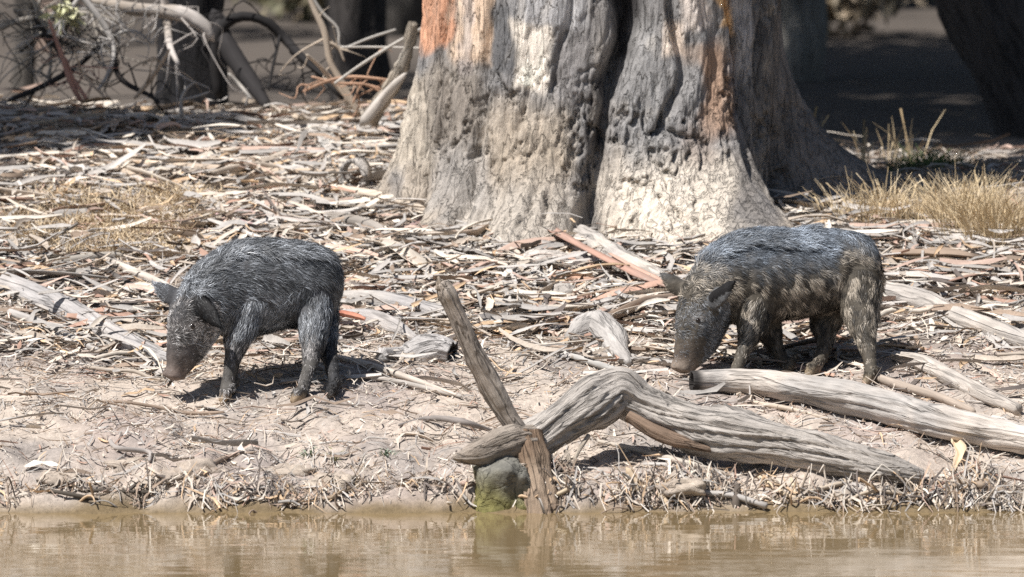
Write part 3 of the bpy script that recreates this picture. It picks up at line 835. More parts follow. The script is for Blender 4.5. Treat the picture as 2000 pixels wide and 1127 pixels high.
def hair_a(i, r, seed):
    px, py, X, kd = base_parts(i); n = len(px)
    ear = kd == 2
    leg = (kd == 1) & (py > 640 + 25 * r.random(n))
    L = r.uniform(0.026, 0.048, n); lift = r.uniform(0.12, 0.42, n); droop = 0.25 + 0.45 * sstep(500, 620, py)
    L = np.where(leg, r.uniform(0.009, 0.018, n) * (1 + 0.7 * (py < 700)), L); lift = np.where(leg, r.uniform(0.18, 0.45, n), lift)
    head = (px < 425) & (py > 585) & (kd == 0)
    L = np.where(head, r.uniform(0.016, 0.029, n), L)
    cheek = head & (px > 375) & (py > 640)
    L = np.where(cheek, r.uniform(0.02, 0.034, n), L); lift = np.where(cheek, r.uniform(0.2, 0.5, n), lift)
    snout = (px < 380) & (py > 672) & (kd == 0)
    L = np.where(snout, r.uniform(0.007, 0.014, n), L)
    L = np.where(ear, r.uniform(0.012, 0.022, n), L)
    top = (i['no'][:, 2] > 0.66) & (px > 360) & (py < 575) & (kd == 0)
    L = np.where(top, r.uniform(0.035, 0.066, n), L); lift = np.where(top, r.uniform(0.3, 1.0, n), lift)
    belly = (i['no'][:, 2] < -0.2) & (kd == 0) & ~head
    L = np.where(belly, r.uniform(0.025, 0.05, n), L); droop = np.where(belly, 1.0, droop)
    wid = np.where(leg | head | ear, 0.0014, 0.0015) * r.uniform(0.6, 1.3, n)
    v = r.random(n)
    tone = np.where(v < 0.42, 0.065, np.where(v < 0.82, 0.19, 0.43)) * r.uniform(0.7, 1.3, n)
    pale = 0.55 + 0.9 * sstep(-0.3, 0.5, fbm(X * 9, 3, seed + 5))
    tone = tone * pale
    fr = 1 - sstep(450, 560, px)
    tone = tone * (1 + 0.75 * fr)
    tone = np.where(leg, np.where(v < 0.4, 0.08, 0.30) * r.uniform(0.6, 1.4, n), tone)
    tone = np.where(leg & (px > 622), tone * 0.3, tone)  # hair of the far hind leg carries the same painted shade
    tone = np.where(snout, np.where(v < 0.5, 0.06, 0.26) * r.uniform(0.5, 1.5, n), tone)
    fine = 0.35 + 1.3 * sstep(-0.25, 0.30, fbm(X * np.array([85, 85, 45]), 2, seed + 21))
    tone = tone * np.where(head | leg, fine, 0.6 + 0.4 * fine)
    tone = np.where(head, tone * 1.35, tone)
    tone = np.where(ear & (px > 370), 0.010 * r.uniform(0.4, 1.6, n), tone)  # near ear's hair takes the same painted shade
    c = np.stack([tone * 0.95, tone, tone * 1.07], 1)
    fb = (head | leg) * 1.0
    c = c * (1 - 0.4 * fb[:, None]) + (np.stack([tone * 1.25, tone * 1.02, tone * 0.82], 1)) * 0.4 * fb[:, None]
    keep = ~((py > 772) & (px > 400)) & ~((px < 368) & (py > 728)) & ~(((px - 381) / 9) ** 2 + ((py - 636) / 6) ** 2 < 1)
    return L, wid, lift, droop, c, keep

YA = 1.38
boar('charcoal bristly wild boar stepping on bare clay with its snout lowered',
    [(660, 572, 0.0, 0.030, 0.032, 20), (650, 569, 0.0, 0.072, 0.075, 20), (634, 564, 0.0, 0.102, 0.108, 20), (604, 558, 0.0, 0.130, 0.135, 20), (550, 556, 0.0, 0.140, 0.148, 20), (503, 561, 0.0, 0.135, 0.158, 20), (462, 570, -0.01, 0.122, 0.158, 22),
     (425, 582, -0.04, 0.100, 0.132, 28), (396, 601, -0.06, 0.088, 0.112, 38), (379, 630, -0.075, 0.080, 0.100, 44), (368, 664, -0.09, 0.062, 0.086, 46), (357, 692, -0.10, 0.049, 0.066, 46), (348, 715, -0.103, 0.039, 0.048, 46), (341, 728, -0.105, 0.035, 0.037, 46), (340, 733, -0.105, 0.041, 0.043, 46), (339, 737, -0.105, 0.040, 0.041, 46)],
    [dict(side=-1, pts=[(480, 596, 0.080), (472, 645, 0.052), (457, 690, 0.034), (448, 728, 0.027), (442, 756, 0.023), (441, 770, 0.025), (443, 786, 0.018)]),
     dict(side=-1, pts=[(606, 584, 0.084), (612, 628, 0.058), (611, 668, 0.042), (607, 708, 0.033), (598, 738, 0.026), (590, 765, 0.026), (583, 788, 0.018)]),
     dict(side=1, pts=[(612, 596, 0.085), (628, 642, 0.056), (640, 685, 0.038), (649, 722, 0.029), (653, 748, 0.023), (652, 762, 0.024), (650, 775, 0.018)]),
     dict(side=1, pts=[(474, 610, 0.07), (464, 660, 0.048), (456, 700, 0.032), (454, 732, 0.025), (453, 752, 0.022), (452, 762, 0.022), (452, 773, 0.017)])],
    [dict(near=True, base=(386, 590), tip=(433, 642, -0.06), hw=0.033, w=(0.75, -0.55, 0.45), cup=-0.5), dict(near=False, base=(350, 585), tip=(298, 551, 0.02), hw=0.036, w=(0.1, 0.5, 0.8), cup=0.5)],
    [(381, 636, 0)], YA, 0.36, 540, 575.0, 11, hide_a, hair_a)

# -- blue-grey muddy boar ---------------------------------------------------------------------------
def muddy(px, py, X):
    w = 26 * fbm(X * 14, 3, 77)
    line = 520 + 0.0 * px
    return sstep(-35, 45, py + w - np.where(px > 1630, 480, line)) 
def hide_b(i, seed):
    px, py, co, kd = base_parts(i)
    m = muddy(px, py, co)[:, None]
    c = np.array([0.08, 0.09, 0.105]) * (1 - m) + np.array([0.085, 0.072, 0.055]) * m
    sn = ((1 - sstep(1345, 1390, px)) * sstep(635, 720, py))[:, None]
    c = c * (1 - sn) + np.array([0.16, 0.125, 0.10]) * sn
    tipn = ((1 - sstep(1352, 1362, px)) * sstep(698, 712, py))[:, None]
    c = c * (1 - tipn) + np.array([0.24, 0.19, 0.15]) * tipn
    hoof = (sstep(712, 724, py) * (px > 1500) * (px < 1640) + sstep(728, 742, py) * (px > 1640))[:, None]
    c = c * (1 - hoof) + np.array([0.32, 0.25, 0.17]) * hoof
    ey = np.exp(-(((px - 1366) / 14) ** 2 + ((py - 621) / 11) ** 2))[:, None]
    c = c * (1 - ey) + np.array([0.27, 0.25, 0.235]) * ey
    er = (kd == 2) & (px > 1365)
    c = np.where(er[:, None], np.where((i['axd'] < 0.026)[:, None], np.array([0.010, 0.009, 0.009])[None], np.array([0.12, 0.122, 0.125])[None]), c)
    return c * (1 + 0.4 * fbm(co * 40, 3, seed))[:, None]
def hair_b(i, r, seed):
    px, py, X, kd = base_parts(i); n = len(px)
    m = muddy(px, py, X)
    ear = kd == 2
    leg = (kd == 1) & (py > 625 + 25 * r.random(n))
    head = (px < 1422) & (py > 585) & (kd == 0)
    L = r.uniform(0.022, 0.044, n); lift = r.uniform(0.1, 0.35, n); droop = 0.3 + 0.8 * sstep(480, 600, py)
    L = np.where(leg, r.uniform(0.009, 0.018, n) * (1 + 0.7 * (py < 680)), L); lift = np.where(leg, r.uniform(0.15, 0.4, n), lift)
    L = np.where(head, r.uniform(0.016, 0.029, n), L)
    snout = (px < 1372) & (py > 655) & (kd == 0)
    L = np.where(snout, r.uniform(0.007, 0.014, n), L); L = np.where(ear, r.uniform(0.010, 0.018, n), L)
    top = (i['no'][:, 2] > 0.62) & (px > 1320) & (px < 1590) & (py < 575) & (kd == 0)
    L = np.where(top, r.uniform(0.035, 0.066, n), L); lift = np.where(top, r.uniform(0.5, 1.4, n), lift)
    wet = (m > 0.5) & ~head & ~ear
    clump = fbm(X * np.array([60, 60, 30]), 3, seed + 9)
    wid = np.where(leg | head | ear, 0.0014, 0.0015) * r.uniform(0.6, 1.3, n)
    wid = np.where(wet & (clump > 0.05), 0.0022, wid)
    L = np.where(wet & ~leg, r.uniform(0.022, 0.044, n), L); lift = np.where(wet & ~leg, r.uniform(0.06, 0.25, n) + 0.35 * np.maximum(clump, 0), lift)
    v = r.random(n)
    tone = np.where(v < 0.38, 0.13, np.where(v < 0.80, 0.29, 0.48)) * r.uniform(0.75, 1.25, n)
    tone = tone * (0.6 + 0.8 * sstep(-0.3, 0.5, fbm(X * 8, 3, seed + 5)))
    tone = tone * (0.6 + 0.4 * (0.35 + 1.3 * sstep(-0.25, 0.30, fbm(X * np.array([85, 85, 45]), 2, seed + 21)))) * np.where(head, 1.3, 1.0)
    blue = np.stack([tone * 0.86, tone * 0.98, tone * 1.14], 1)
    fine = 0.35 + 1.3 * sstep(-0.25, 0.30, fbm(X * np.array([85, 85, 45]), 2, seed + 21))
    mt = np.where(clump > 0.18, 0.40, np.where(clump > -0.05, 0.19, 0.05)) * r.uniform(0.55, 1.4, n)
    mt = np.where(head, np.where(v < 0.45, 0.05, 0.22) * fine * r.uniform(0.6, 1.4, n), mt)
    mud = np.stack([mt * 1.10, mt * 0.95, mt * 0.76], 1)
    mm = np.clip(m, 0, 1)[:, None] * np.where(head, 0.45, 1.0)[:, None]
    c = blue * (1 - mm) + mud * mm
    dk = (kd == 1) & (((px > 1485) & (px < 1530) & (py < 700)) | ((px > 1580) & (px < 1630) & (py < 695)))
    c = np.where(dk[:, None], c * 0.35, c)  # tops of the far legs darkened for the belly's shade
    er = ear & (px > 1365)
    c = np.where(er[:, None], np.where((i['axd'] < 0.026)[:, None], 0.010, 0.13) * r.uniform(0.4, 1.7, (n, 1)), c)
    keep = ~(((py > 722) & (px > 1500) & (px < 1640)) | ((py > 740) & (px > 1640))) & ~((px < 1362) & (py > 713)) & ~(((px - 1366) / 9) ** 2 + ((py - 622) / 6) ** 2 < 1)
    return L, wid, lift, droop, c, keep
YB = 1.60
b2 = boar('blue-grey wild boar with mud-caked wet flanks rooting behind the pale log',
    [(1708, 528, 0.0, 0.045, 0.055, 14), (1698, 528, 0.0, 0.085, 0.098, 14), (1680, 527, 0.0, 0.11, 0.125, 14), (1645, 527, 0.0, 0.132, 0.140, 14), (1605, 530, 0.0, 0.134, 0.150, 14), (1552, 537, 0.0, 0.136, 0.149, 14), (1492, 541, 0.0, 0.132, 0.158, 16), (1450, 549, -0.01, 0.122, 0.158, 18),
     (1412, 563, -0.03, 0.102, 0.136, 24), (1386, 588, -0.05, 0.090, 0.114, 32), (1373, 620, -0.065, 0.082, 0.100, 36), (1362, 656, -0.08, 0.064, 0.088, 38), (1350, 684, -0.09, 0.051, 0.069, 38), (1341, 702, -0.094, 0.042, 0.052, 38), (1334, 713, -0.095, 0.037, 0.040, 38), (1333, 718, -0.095, 0.043, 0.045, 38), (1332, 722, -0.095, 0.042, 0.043, 38)],
    [dict(side=-1, pts=[(1468, 596, 0.082), (1468, 638, 0.054), (1458, 672, 0.037), (1446, 702, 0.028), (1435, 732, 0.024), (1429, 752, 0.025), (1424, 766, 0.018)]),
     dict(side=-1, pts=[(1672, 550, 0.098), (1680, 604, 0.066), (1687, 646, 0.046), (1696, 684, 0.033), (1700, 712, 0.026), (1700, 732, 0.027), (1699, 751, 0.019)]),
     dict(side=1, pts=[(1622, 586, 0.085), (1612, 634, 0.052), (1613, 662, 0.038), (1607, 688, 0.030), (1597, 710, 0.025), (1591, 724, 0.026), (1587, 736, 0.018)]),
     dict(side=1, pts=[(1488, 606, 0.07), (1503, 646, 0.047), (1514, 676, 0.034), (1528, 700, 0.027), (1538, 714, 0.025), (1542, 720, 0.023), (1545, 727, 0.017)])],
    [dict(near=True, base=(1390, 586), tip=(1437, 548, -0.085), hw=0.042, w=(0.55, -0.45, 0.65), cup=-0.7), dict(near=False, base=(1338, 568), tip=(1291, 533, 0.02), hw=0.036, w=(0.1, 0.5, 0.8), cup=0.5)],
    [(1366, 622, 0)], YB, 0.26, 1560, 570.0, 12, hide_b, hair_b, tail=[(1700, 478, 0.06), (1714, 500, 0.07), (1717, 545, 0.07), (1716, 590, 0.06), (1714, 625, 0.05)])

# ------------------------------------------------------------------ driftwood, logs, roots, stones
GREYW = (0.44, 0.40, 0.36); PALEW = (0.50, 0.46, 0.42); TANW = (0.47, 0.38, 0.28); DARKW = (0.16, 0.14, 0.125); REDW = (0.45, 0.24, 0.165); LILAC = (0.45, 0.425, 0.41)
LOGS = 0
def limb_on(spec, Yoff=None):
    """(px, py, r_px[, Y]) with no Y: the piece lies on the ground where that pixel meets it"""
    P = []; R = []
    for s in spec:
        if len(s) > 3:
            Yg = at(s[0], s[1] + s[2] * 0.97)[1] - 0.02 if s[3] == 'g' else s[3]
            p = onY(s[0], s[1], Yg); d = 22 + Yg
        else:
            p = at(s[0], s[1]); d = 22 + p[1]
            p[2] += s[2] * d / FPX * (0.30 if s[2] > 13 else 0.62) + 0.008
        P.append(p); R.append(s[2] * d / FPX)
    return np.array(P), np.array(R)

# the bent grey driftwood trunk with its upright prong standing in the water
drift = empty('driftwood_trunk', tuple(onY(1040, 1000, 0.02)), 'bent grey driftwood trunk with an upright prong standing at the water edge', 'driftwood')
def dpart(name, spec, seg, n, rough, groove, gfreq, seed, col, other, mixp=0.55, squash=1.0, rscale=9.0, hollow=0, twist=1.5, var=0.25):
    P, R = limb_on(spec)
    v, f, g = tube_data(P, R, seg=seg, n=n, rough=rough, rscale=rscale, groove=groove, gfreq=gfreq, seed=seed, squash=squash, hollow=hollow, twist=twist)
    return put(name, v, f, M_WOOD, tint(v, col, var, 8, seed, other, mixp), g, parent=drift)
dpart('main_stem', [(1035, 868, 40, 0.20), (1080, 835, 46, 0.24), (1130, 802, 50, 0.30), (1175, 776, 50, 0.36), (1208, 764, 47, 0.39), (1248, 788, 42, 0.39), (1310, 816, 48, 0.37), (1385, 838, 50, 0.31), (1470, 857, 48, 0.25), (1560, 874, 43, 0.20), (1650, 896, 38, 0.16), (1735, 918, 30, 0.12), (1802, 932, 15, 0.12)], 88, 420, 0.30, 0.20, 9, 3, GREYW, (0.54, 0.49, 0.44), 0.6, rscale=6.5)
dpart('upright_prong', [(1042, 880, 33, 0.17), (1010, 842, 25, 0.16), (985, 800, 21, 0.155), (955, 748, 22, 0.15), (925, 690, 20, 0.14), (902, 640, 22, 0.135), (884, 600, 19, 0.13), (872, 572, 20, 0.125), (862, 552, 12, 0.12)], 48, 170, 0.36, 0.24, 5, 4, (0.47, 0.41, 0.35), (0.38, 0.32, 0.27), 0.6, twist=0.4)
dpart('water_leg', [(1024, 852, 36, 0.16), (1032, 885, 38, 0.13), (1040, 925, 37, 0.10), (1045, 962, 40, 0.06), (1048, 995, 46, 0.03), (1048, 1030, 50, 0.01)], 52, 120, 0.30, 0.18, 7, 5, (0.27, 0.185, 0.125), (0.36, 0.27, 0.195), 0.65)  # brown darkened to carry the shade of the overhanging joint
dpart('broken_stub', [(1040, 862, 36, 0.18), (990, 868, 34, 0.11), (945, 884, 26, 0.06), (905, 892, 14, 0.03), (885, 893, 6, 0.02)], 44, 90, 0.40, 0.2, 6, 6, (0.42, 0.36, 0.30), (0.33, 0.27, 0.22), 0.6)
dpart('knot_splinter', [(858, 566, 9, 0.12), (858, 550, 6, 0.12), (856, 540, 2.5, 0.12)], 9, 8, 0.3, 0, 5, 7, (0.34, 0.28, 0.22), None)
dpart('splinter', [(1228, 812, 14, 0.33), (1285, 846, 16, 0.29), (1345, 866, 12, 0.26), (1400, 880, 5, 0.24)], 18, 60, 0.3, 0.3, 6, 8, (0.25, 0.175, 0.125), (0.33, 0.25, 0.19))
for k, (sp) in enumerate(([(1105, 880, 5, 0.2), (1112, 905, 4, 0.17), (1098, 935, 3, 0.13)], [(1150, 850, 5, 0.25), (1128, 885, 4, 0.2), (1118, 915, 2.5, 0.17)], [(1075, 890, 5, 0.17), (1090, 918, 4, 0.15), (1092, 950, 3, 0.1)])):
    dpart('rootlet', sp, 7, 10, 0.2, 0, 5, 10 + k, (0.50, 0.43, 0.35), None)

# the boulder beneath the stub
def boulder(name, px, py, rx, ry, rdepth, label, cat, col, other, seed, sink=0.25, mat=M_STONE, group=None, Y=None, res=40, rough=0.25, mixp=0.5, pw=0.8):
    c = at(px, py) if Y is None else onY(px, py, Y)
    s = (22 + c[1]) / FPX
    u = np.linspace(0, 2 * math.pi, res, endpoint=False); w = np.linspace(0.04, math.pi - 0.04, res // 2)
    U, W = np.meshgrid(u, w)
    D = np.stack([np.sin(W) * np.cos(U), np.sin(W) * np.sin(U), np.cos(W)], -1)
    r = 1 + rough * fbm(D * 1.9 + seed * 7.3, 4, 500 + seed)
    D2 = np.sign(D) * np.abs(D) ** pw
    V = D2 * r[..., None] * np.array([rx * s, rdepth, ry * s])
    if Y is None: c = c + np.array([0, 0, ry * s * (1 - sink * 2)])
    V = (V + c).reshape(-1, 3)
    idx = np.arange(V.shape[0]).reshape(res // 2, res)
    q = np.stack([idx[:-1], idx[1:], np.roll(idx, -1, 1)[1:], np.roll(idx, -1, 1)[:-1]], -1).reshape(-1, 4)
    caps = np.concatenate([idx[0][::-1], idx[-1]])
    k = len(V); V = np.concatenate([V, [V[idx[0]].mean(0)], [V[idx[-1]].mean(0)]])
    tr = [[idx[0, j], idx[0, (j + 1) % res], k] for j in range(res)] + [[idx[-1, (j + 1) % res], idx[-1, j], k + 1] for j in range(res)]
    return put(name, V, [q, np.array(tr)], mat, tint(V, col, 0.2, 12, seed, other, mixp), None, label=label, cat=cat, group=group)
b = boulder('boulder', 982, 958, 58, 66, 0.13, 'rounded grey boulder with yellow-green algae under the driftwood prong', 'boulder', (0.36, 0.35, 0.31), (0.44, 0.42, 0.38), 3, Y=0.10, res=64, rough=0.38, pw=0.72)
_me = b.data; _n = len(_me.vertices); _co = np.empty(_n * 3, np.float32); _me.vertices.foreach_get('co', _co); _co = _co.reshape(-1, 3) + np.array(b.location)
_al = (1 - sstep(0.03, 0.15, _co[:, 2] + 0.05 * fbm(_co * 14, 3, 7) + 0.35 * (_co[:, 0] + 0.05)))[:, None]
_c = tint(_co, (0.30, 0.285, 0.25), 0.3, 14, 3, (0.22, 0.21, 0.18)) * (1 - _al) + np.array([0.22, 0.20, 0.075]) * _al * (1 + 0.4 * fbm(_co * 30, 3, 8))[:, None]
_me.attributes['Col'].data.foreach_set('color', np.concatenate([_c, np.ones((_n, 1))], 1).astype(np.float32).reshape(-1))

# the pale hollow log in front of the muddy boar
def log_thing(name, spec, label, cat, col, other, seed, seg=48, n=160, rough=0.16, groove=0.15, hollow=0.0, group=None, mixp=0.6, gfreq=8, var=0.2, mat=None, tip=False, squash=1.0):
    P, R = limb_on(spec)
    v, f, g = tube_data(P, R, seg=seg, n=n, rough=rough, rscale=7, groove=groove, gfreq=gfreq, seed=seed, hollow=hollow, tip=tip, squash=squash, twist=0.6)
    c = tint(v, col, var, 8, seed, other, mixp)
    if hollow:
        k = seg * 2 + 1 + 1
        c[-k:-1] = np.array([0.03, 0.026, 0.024])  # cavity coloured near-black for the shade inside the hollow
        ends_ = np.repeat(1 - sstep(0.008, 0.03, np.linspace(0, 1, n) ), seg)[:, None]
        c[:n * seg] = c[:n * seg] * (1 - ends_) + np.array([0.05, 0.045, 0.042]) * ends_  # open end of the log darkened too, shade blended into the colour
    return put(name, v, f, mat or M_WOOD, c, g, label=label, cat=cat, group=group)
log_thing('fallen_log', [(1350, 744, 20, 'g'), (1420, 744, 23, 'g'), (1500, 749, 27, 'g'), (1590, 763, 30, 'g'), (1680, 782, 34, 'g'), (1770, 805, 35, 'g'), (1860, 828, 33, 'g'), (1950, 848, 31, 'g'), (2060, 868, 30, 'g')], 'pale sun-bleached hollow log lying in front of the muddy boar', 'log', (0.56, 0.50, 0.44), (0.43, 0.40, 0.37), 9, seg=64, n=260, rough=0.22, groove=0.14, hollow=0.09, mat=M_LOG)

# exposed roots and fallen sticks, each traced where it lies
STICKS = [
 ('exposed_root', [(10, 570, 26), (69, 592, 27), (135, 620, 26), (200, 655, 24), (265, 690, 20), (330, 716, 12), (380, 726, 6)], 'thick lilac-grey root half buried beside the charcoal boar\'s snout', 'root', LILAC, (0.52, 0.48, 0.45), 32),
 ('dead_stick', [(20, 620, 8), (75, 640, 9), (130, 665, 9), (190, 692, 6)], 'thin grey stick lying just below the thick lilac root', 'stick', (0.43, 0.40, 0.37), None, 12),
 ('exposed_root', [(655, 590, 15), (720, 596, 19), (790, 608, 20), (875, 628, 17), (905, 640, 9)], 'pale smooth root running behind the driftwood prong', 'root', PALEW, LILAC, 28),
 ('exposed_root', [(655, 628, 14), (720, 636, 21), (775, 655, 20), (812, 672, 8)], 'short pale root beside the red bark strip', 'root', (0.50, 0.46, 0.43), LILAC, 28),
 ('exposed_root', [(1035, 402, 12), (1090, 440, 18), (1150, 482, 23), (1220, 528, 27), (1290, 568, 26), (1345, 600, 16), (1390, 622, 7)], 'broad grey root sloping from the big tree under the red bark', 'root', (0.50, 0.46, 0.42), (0.60, 0.54, 0.47), 36),
 ('exposed_root', [(1660, 570, 22), (1730, 583, 24), (1800, 603, 25), (1880, 636, 24), (1960, 664, 22), (2040, 690, 16)], 'pale thick root on the slope behind the muddy boar', 'root', (0.58, 0.52, 0.46), (0.48, 0.44, 0.40), 32),
 ('fallen_branch', [(1745, 705, 10), (1800, 722, 19), (1860, 752, 20), (1920, 782, 18), (1990, 812, 10)], 'bleached branch lying above the hollow log\'s far end', 'branch', (0.56, 0.50, 0.44), GREYW, 24),
 ('dead_stick', [(1700, 742, 8), (1760, 764, 9), (1830, 785, 9), (1900, 812, 7)], 'brownish stick wedged between the hollow log and the bleached branch', 'stick', (0.40, 0.33, 0.27), None, 12),
 ('fallen_branch', [(225, 326, 8), (330, 335, 10), (440, 345, 12), (540, 351, 12), (630, 350, 10), (700, 345, 6)], 'long straight tan branch lying across the bark litter', 'branch', (0.62, 0.50, 0.385), (0.52, 0.42, 0.33), 14),
 ('dead_stick', [(150, 300, 6), (200, 325, 8), (265, 355, 7), (305, 372, 4)], 'tan stick crossing the end of the long straight branch', 'stick', (0.55, 0.44, 0.34), None, 10),
 ('fallen_branch', [(395, 424, 8), (470, 432, 13), (560, 446, 14), (640, 458, 13), (700, 468, 8)], 'pale grey branch lying just above the charcoal boar\'s back', 'branch', (0.58, 0.52, 0.47), (0.47, 0.36, 0.33), 16),
 ('dead_stick', [(385, 418, 5), (440, 436, 8), (520, 458, 7), (560, 468, 4)], 'purplish peeled stick alongside the pale branch above the boar', 'stick', (0.44, 0.31, 0.30), None, 10),
 ('dead_stick', [(520, 352, 9), (545, 375, 11), (575, 402, 11), (605, 412, 6)], 'short thick tan stick under the long straight branch', 'stick', (0.56, 0.46, 0.36), None, 12),
 ('fallen_branch', [(610, 372, 8), (690, 386, 11), (770, 402, 11), (845, 425, 7)], 'pale flattened branch near the curled bark ring', 'branch', (0.62, 0.53, 0.43), (0.5, 0.43, 0.36), 14),
 ('dead_stick', [(640, 297, 8), (700, 297, 10), (770, 302, 9), (800, 306, 5)], 'stubby grey log resting by the tree\'s outer root', 'stick', (0.50, 0.46, 0.41), None, 12),
 ('dead_stick', [(600, 432, 8), (660, 440, 13), (720, 452, 12), (755, 462, 7)], 'dark grey stub with knots above the boar\'s rump', 'stick', (0.27, 0.24, 0.21), (0.38, 0.34, 0.3), 14),
 ('dead_stick', [(705, 488, 6), (770, 494, 8), (840, 503, 8), (900, 510, 4)], 'dark grey forked stick beyond the boar\'s rump', 'stick', (0.28, 0.265, 0.25), None, 10),
 ('dead_stick', [(728, 490, 4), (722, 515, 5), (727, 545, 4)], 'little grey prong propped on the dark forked stick', 'stick', (0.36, 0.36, 0.35), None, 8),
 ('fallen_branch', [(885, 566, 6), (925, 582, 8), (975, 600, 9), (1060, 606, 9), (1140, 608, 8), (1195, 606, 5)], 'long smooth grey branch lying behind the driftwood prong', 'branch', (0.53, 0.50, 0.46), (0.42, 0.39, 0.35), 14),
 ('dead_stick', [(1060, 692, 4), (1120, 705, 6), (1190, 728, 7), (1260, 752, 4)], 'slim grey stick ending at the driftwood\'s bend', 'stick', (0.45, 0.43, 0.40), None, 10),
 ('dead_stick', [(985, 556, 3), (1060, 550, 5), (1130, 552, 5), (1190, 556, 3)], 'thin reddish stick beside the pale knob stone', 'stick', (0.44, 0.28, 0.20), None, 8),
 ('dead_stick', [(1195, 502, 3), (1230, 490, 5), (1265, 480, 5), (1292, 468, 3)], 'small dark twig lying at the foot of the big tree', 'stick', (0.16, 0.14, 0.13), None, 8),
 ('dead_stick', [(640, 700, 4), (720, 722, 7), (800, 748, 7), (890, 778, 3)], 'long pale stick pointing from the boar\'s hind legs to the prong', 'stick', (0.56, 0.49, 0.42), None, 10),
 ('dead_stick', [(690, 740, 3), (770, 752, 5), (850, 770, 5), (900, 782, 3)], 'weathered stick beneath the long pale stick', 'stick', (0.42, 0.38, 0.34), None, 8),
 ('dead_stick', [(205, 512, 5), (250, 535, 8), (300, 556, 8), (345, 572, 4)], 'bleached stick lying behind the charcoal boar\'s ear', 'stick', (0.60, 0.53, 0.46), None, 10),
 ('dead_stick', [(200, 530, 4), (240, 556, 7), (285, 582, 5)], 'blackened stick tucked under the bleached stick', 'stick', (0.13, 0.115, 0.105), None, 8),
 ('dead_stick', [(70, 525, 6), (130, 520, 9), (200, 512, 9), (240, 506, 5)], 'grey flattened stick on the edge of the dry grass', 'stick', (0.42, 0.38, 0.33), None, 10),
 ('dead_stick', [(245, 628, 4), (290, 632, 6), (340, 636, 6)], 'grey stick behind the charcoal boar\'s face', 'stick', (0.45, 0.42, 0.39), None, 8),
 ('dead_stick', [(780, 838, 3), (840, 826, 6), (900, 832, 7), (960, 850, 4)], 'dark twisted stick lying by the broken stub', 'stick', (0.26, 0.23, 0.21), None, 10),
 ('dead_stick', [(1170, 870, 4), (1240, 886, 6), (1330, 910, 6), (1440, 940, 3)], 'long pale twig propped below the driftwood trunk', 'stick', (0.52, 0.46, 0.39), None, 10),
 ('dead_stick', [(1440, 778, 3), (1480, 764, 4), (1470, 790, 4), (1540, 806, 5), (1620, 826, 3)], 'curling root shred hanging under the hollow log', 'stick', (0.55, 0.46, 0.37), None, 9),
 ('dead_stick', [(380, 938, 5), (410, 918, 6), (450, 898, 4), (500, 890, 2)], 'forked brown twig on the cracked clay near the water', 'stick', (0.36, 0.28, 0.22), None, 9),
 ('dead_stick', [(215, 870, 4), (230, 884, 5), (290, 892, 5), (292, 906, 3)], 'bent grey twig half sunk in the pale clay', 'stick', (0.38, 0.34, 0.31), None, 8),
 ('dead_stick', [(170, 706, 3), (178, 700, 5), (230, 708, 6), (300, 716, 3)], 'dark angular twig below the thick lilac root', 'stick', (0.17, 0.15, 0.14), None, 8),
 ('fallen_branch', [(480, 205, 6), (520, 222, 9), (570, 236, 8), (610, 246, 4)], 'tan branch on the crest of the bank under the arching bough', 'branch', (0.58, 0.47, 0.36), None, 12),
]
for k, (nm, spec, label, cat, col, other, seg) in enumerate(STICKS):
    big = seg > 20
    log_thing(nm, spec, label, cat, col, other, 20 + k, seg=seg, n=(110 if big else 36), rough=0.22 if big else 0.16, groove=0.16 if seg > 12 else 0.0, mat=M_LOG if big else M_STICK, tip=not big)

# gnarled stump knob with a dark hole
st = log_thing('gnarled_root_stump', [(745, 706, 18), (785, 704, 30, 1.72), (825, 694, 37, 1.70), (858, 684, 34, 1.68), (884, 690, 24, 1.66)][::-1], 'gnarled grey root stump with a dark hollow end beside the driftwood prong', 'stump', (0.46, 0.43, 0.40), (0.56, 0.53, 0.51), 71, seg=44, n=90, rough=0.30, groove=0.28, hollow=0.07)
log_thing('exposed_root', [(1112, 672, 14), (1140, 664, 32), (1166, 660, 36), (1194, 682, 30), (1214, 704, 18), (1228, 718, 7)], 'smooth pale humped root rising from the litter between the boars', 'root', (0.45, 0.42, 0.39), (0.37, 0.33, 0.295), 73, seg=36, n=80, rough=0.3, groove=0.1, mat=M_LOG)
boulder('stone', 1095, 582, 30, 22, 0.08, 'small pale rounded stone behind the long smooth grey branch', 'stone', (0.58, 0.54, 0.49), (0.5, 0.45, 0.4), 7, sink=0.3)
boulder('root_knob', 1068, 518, 44, 22, 0.12, 'pale lumpy root shoulder beside the red bark strip', 'root', (0.55, 0.50, 0.45), (0.48, 0.43, 0.38), 8, sink=0.3)

# clay clods on the beach
CL = 'pale clay clods on the beach'
for k, (px, py, rx, ry) in enumerate(((388, 914, 50, 22), (325, 928, 42, 16), (245, 906, 46, 15), (120, 930, 40, 16), (560, 918, 48, 15), (650, 934, 50, 17), (1330, 948, 50, 18))):
    boulder('clay_clod', px, py, rx, ry, 0.07 + 0.02 * (k % 3), 'pale lump of dried clay on the beach by the water', 'clay', (0.64, 0.54, 0.44), (0.55, 0.46, 0.38), 30 + k, sink=0.72, group=CL, res=32, rough=0.6, mat=M_GROUND)

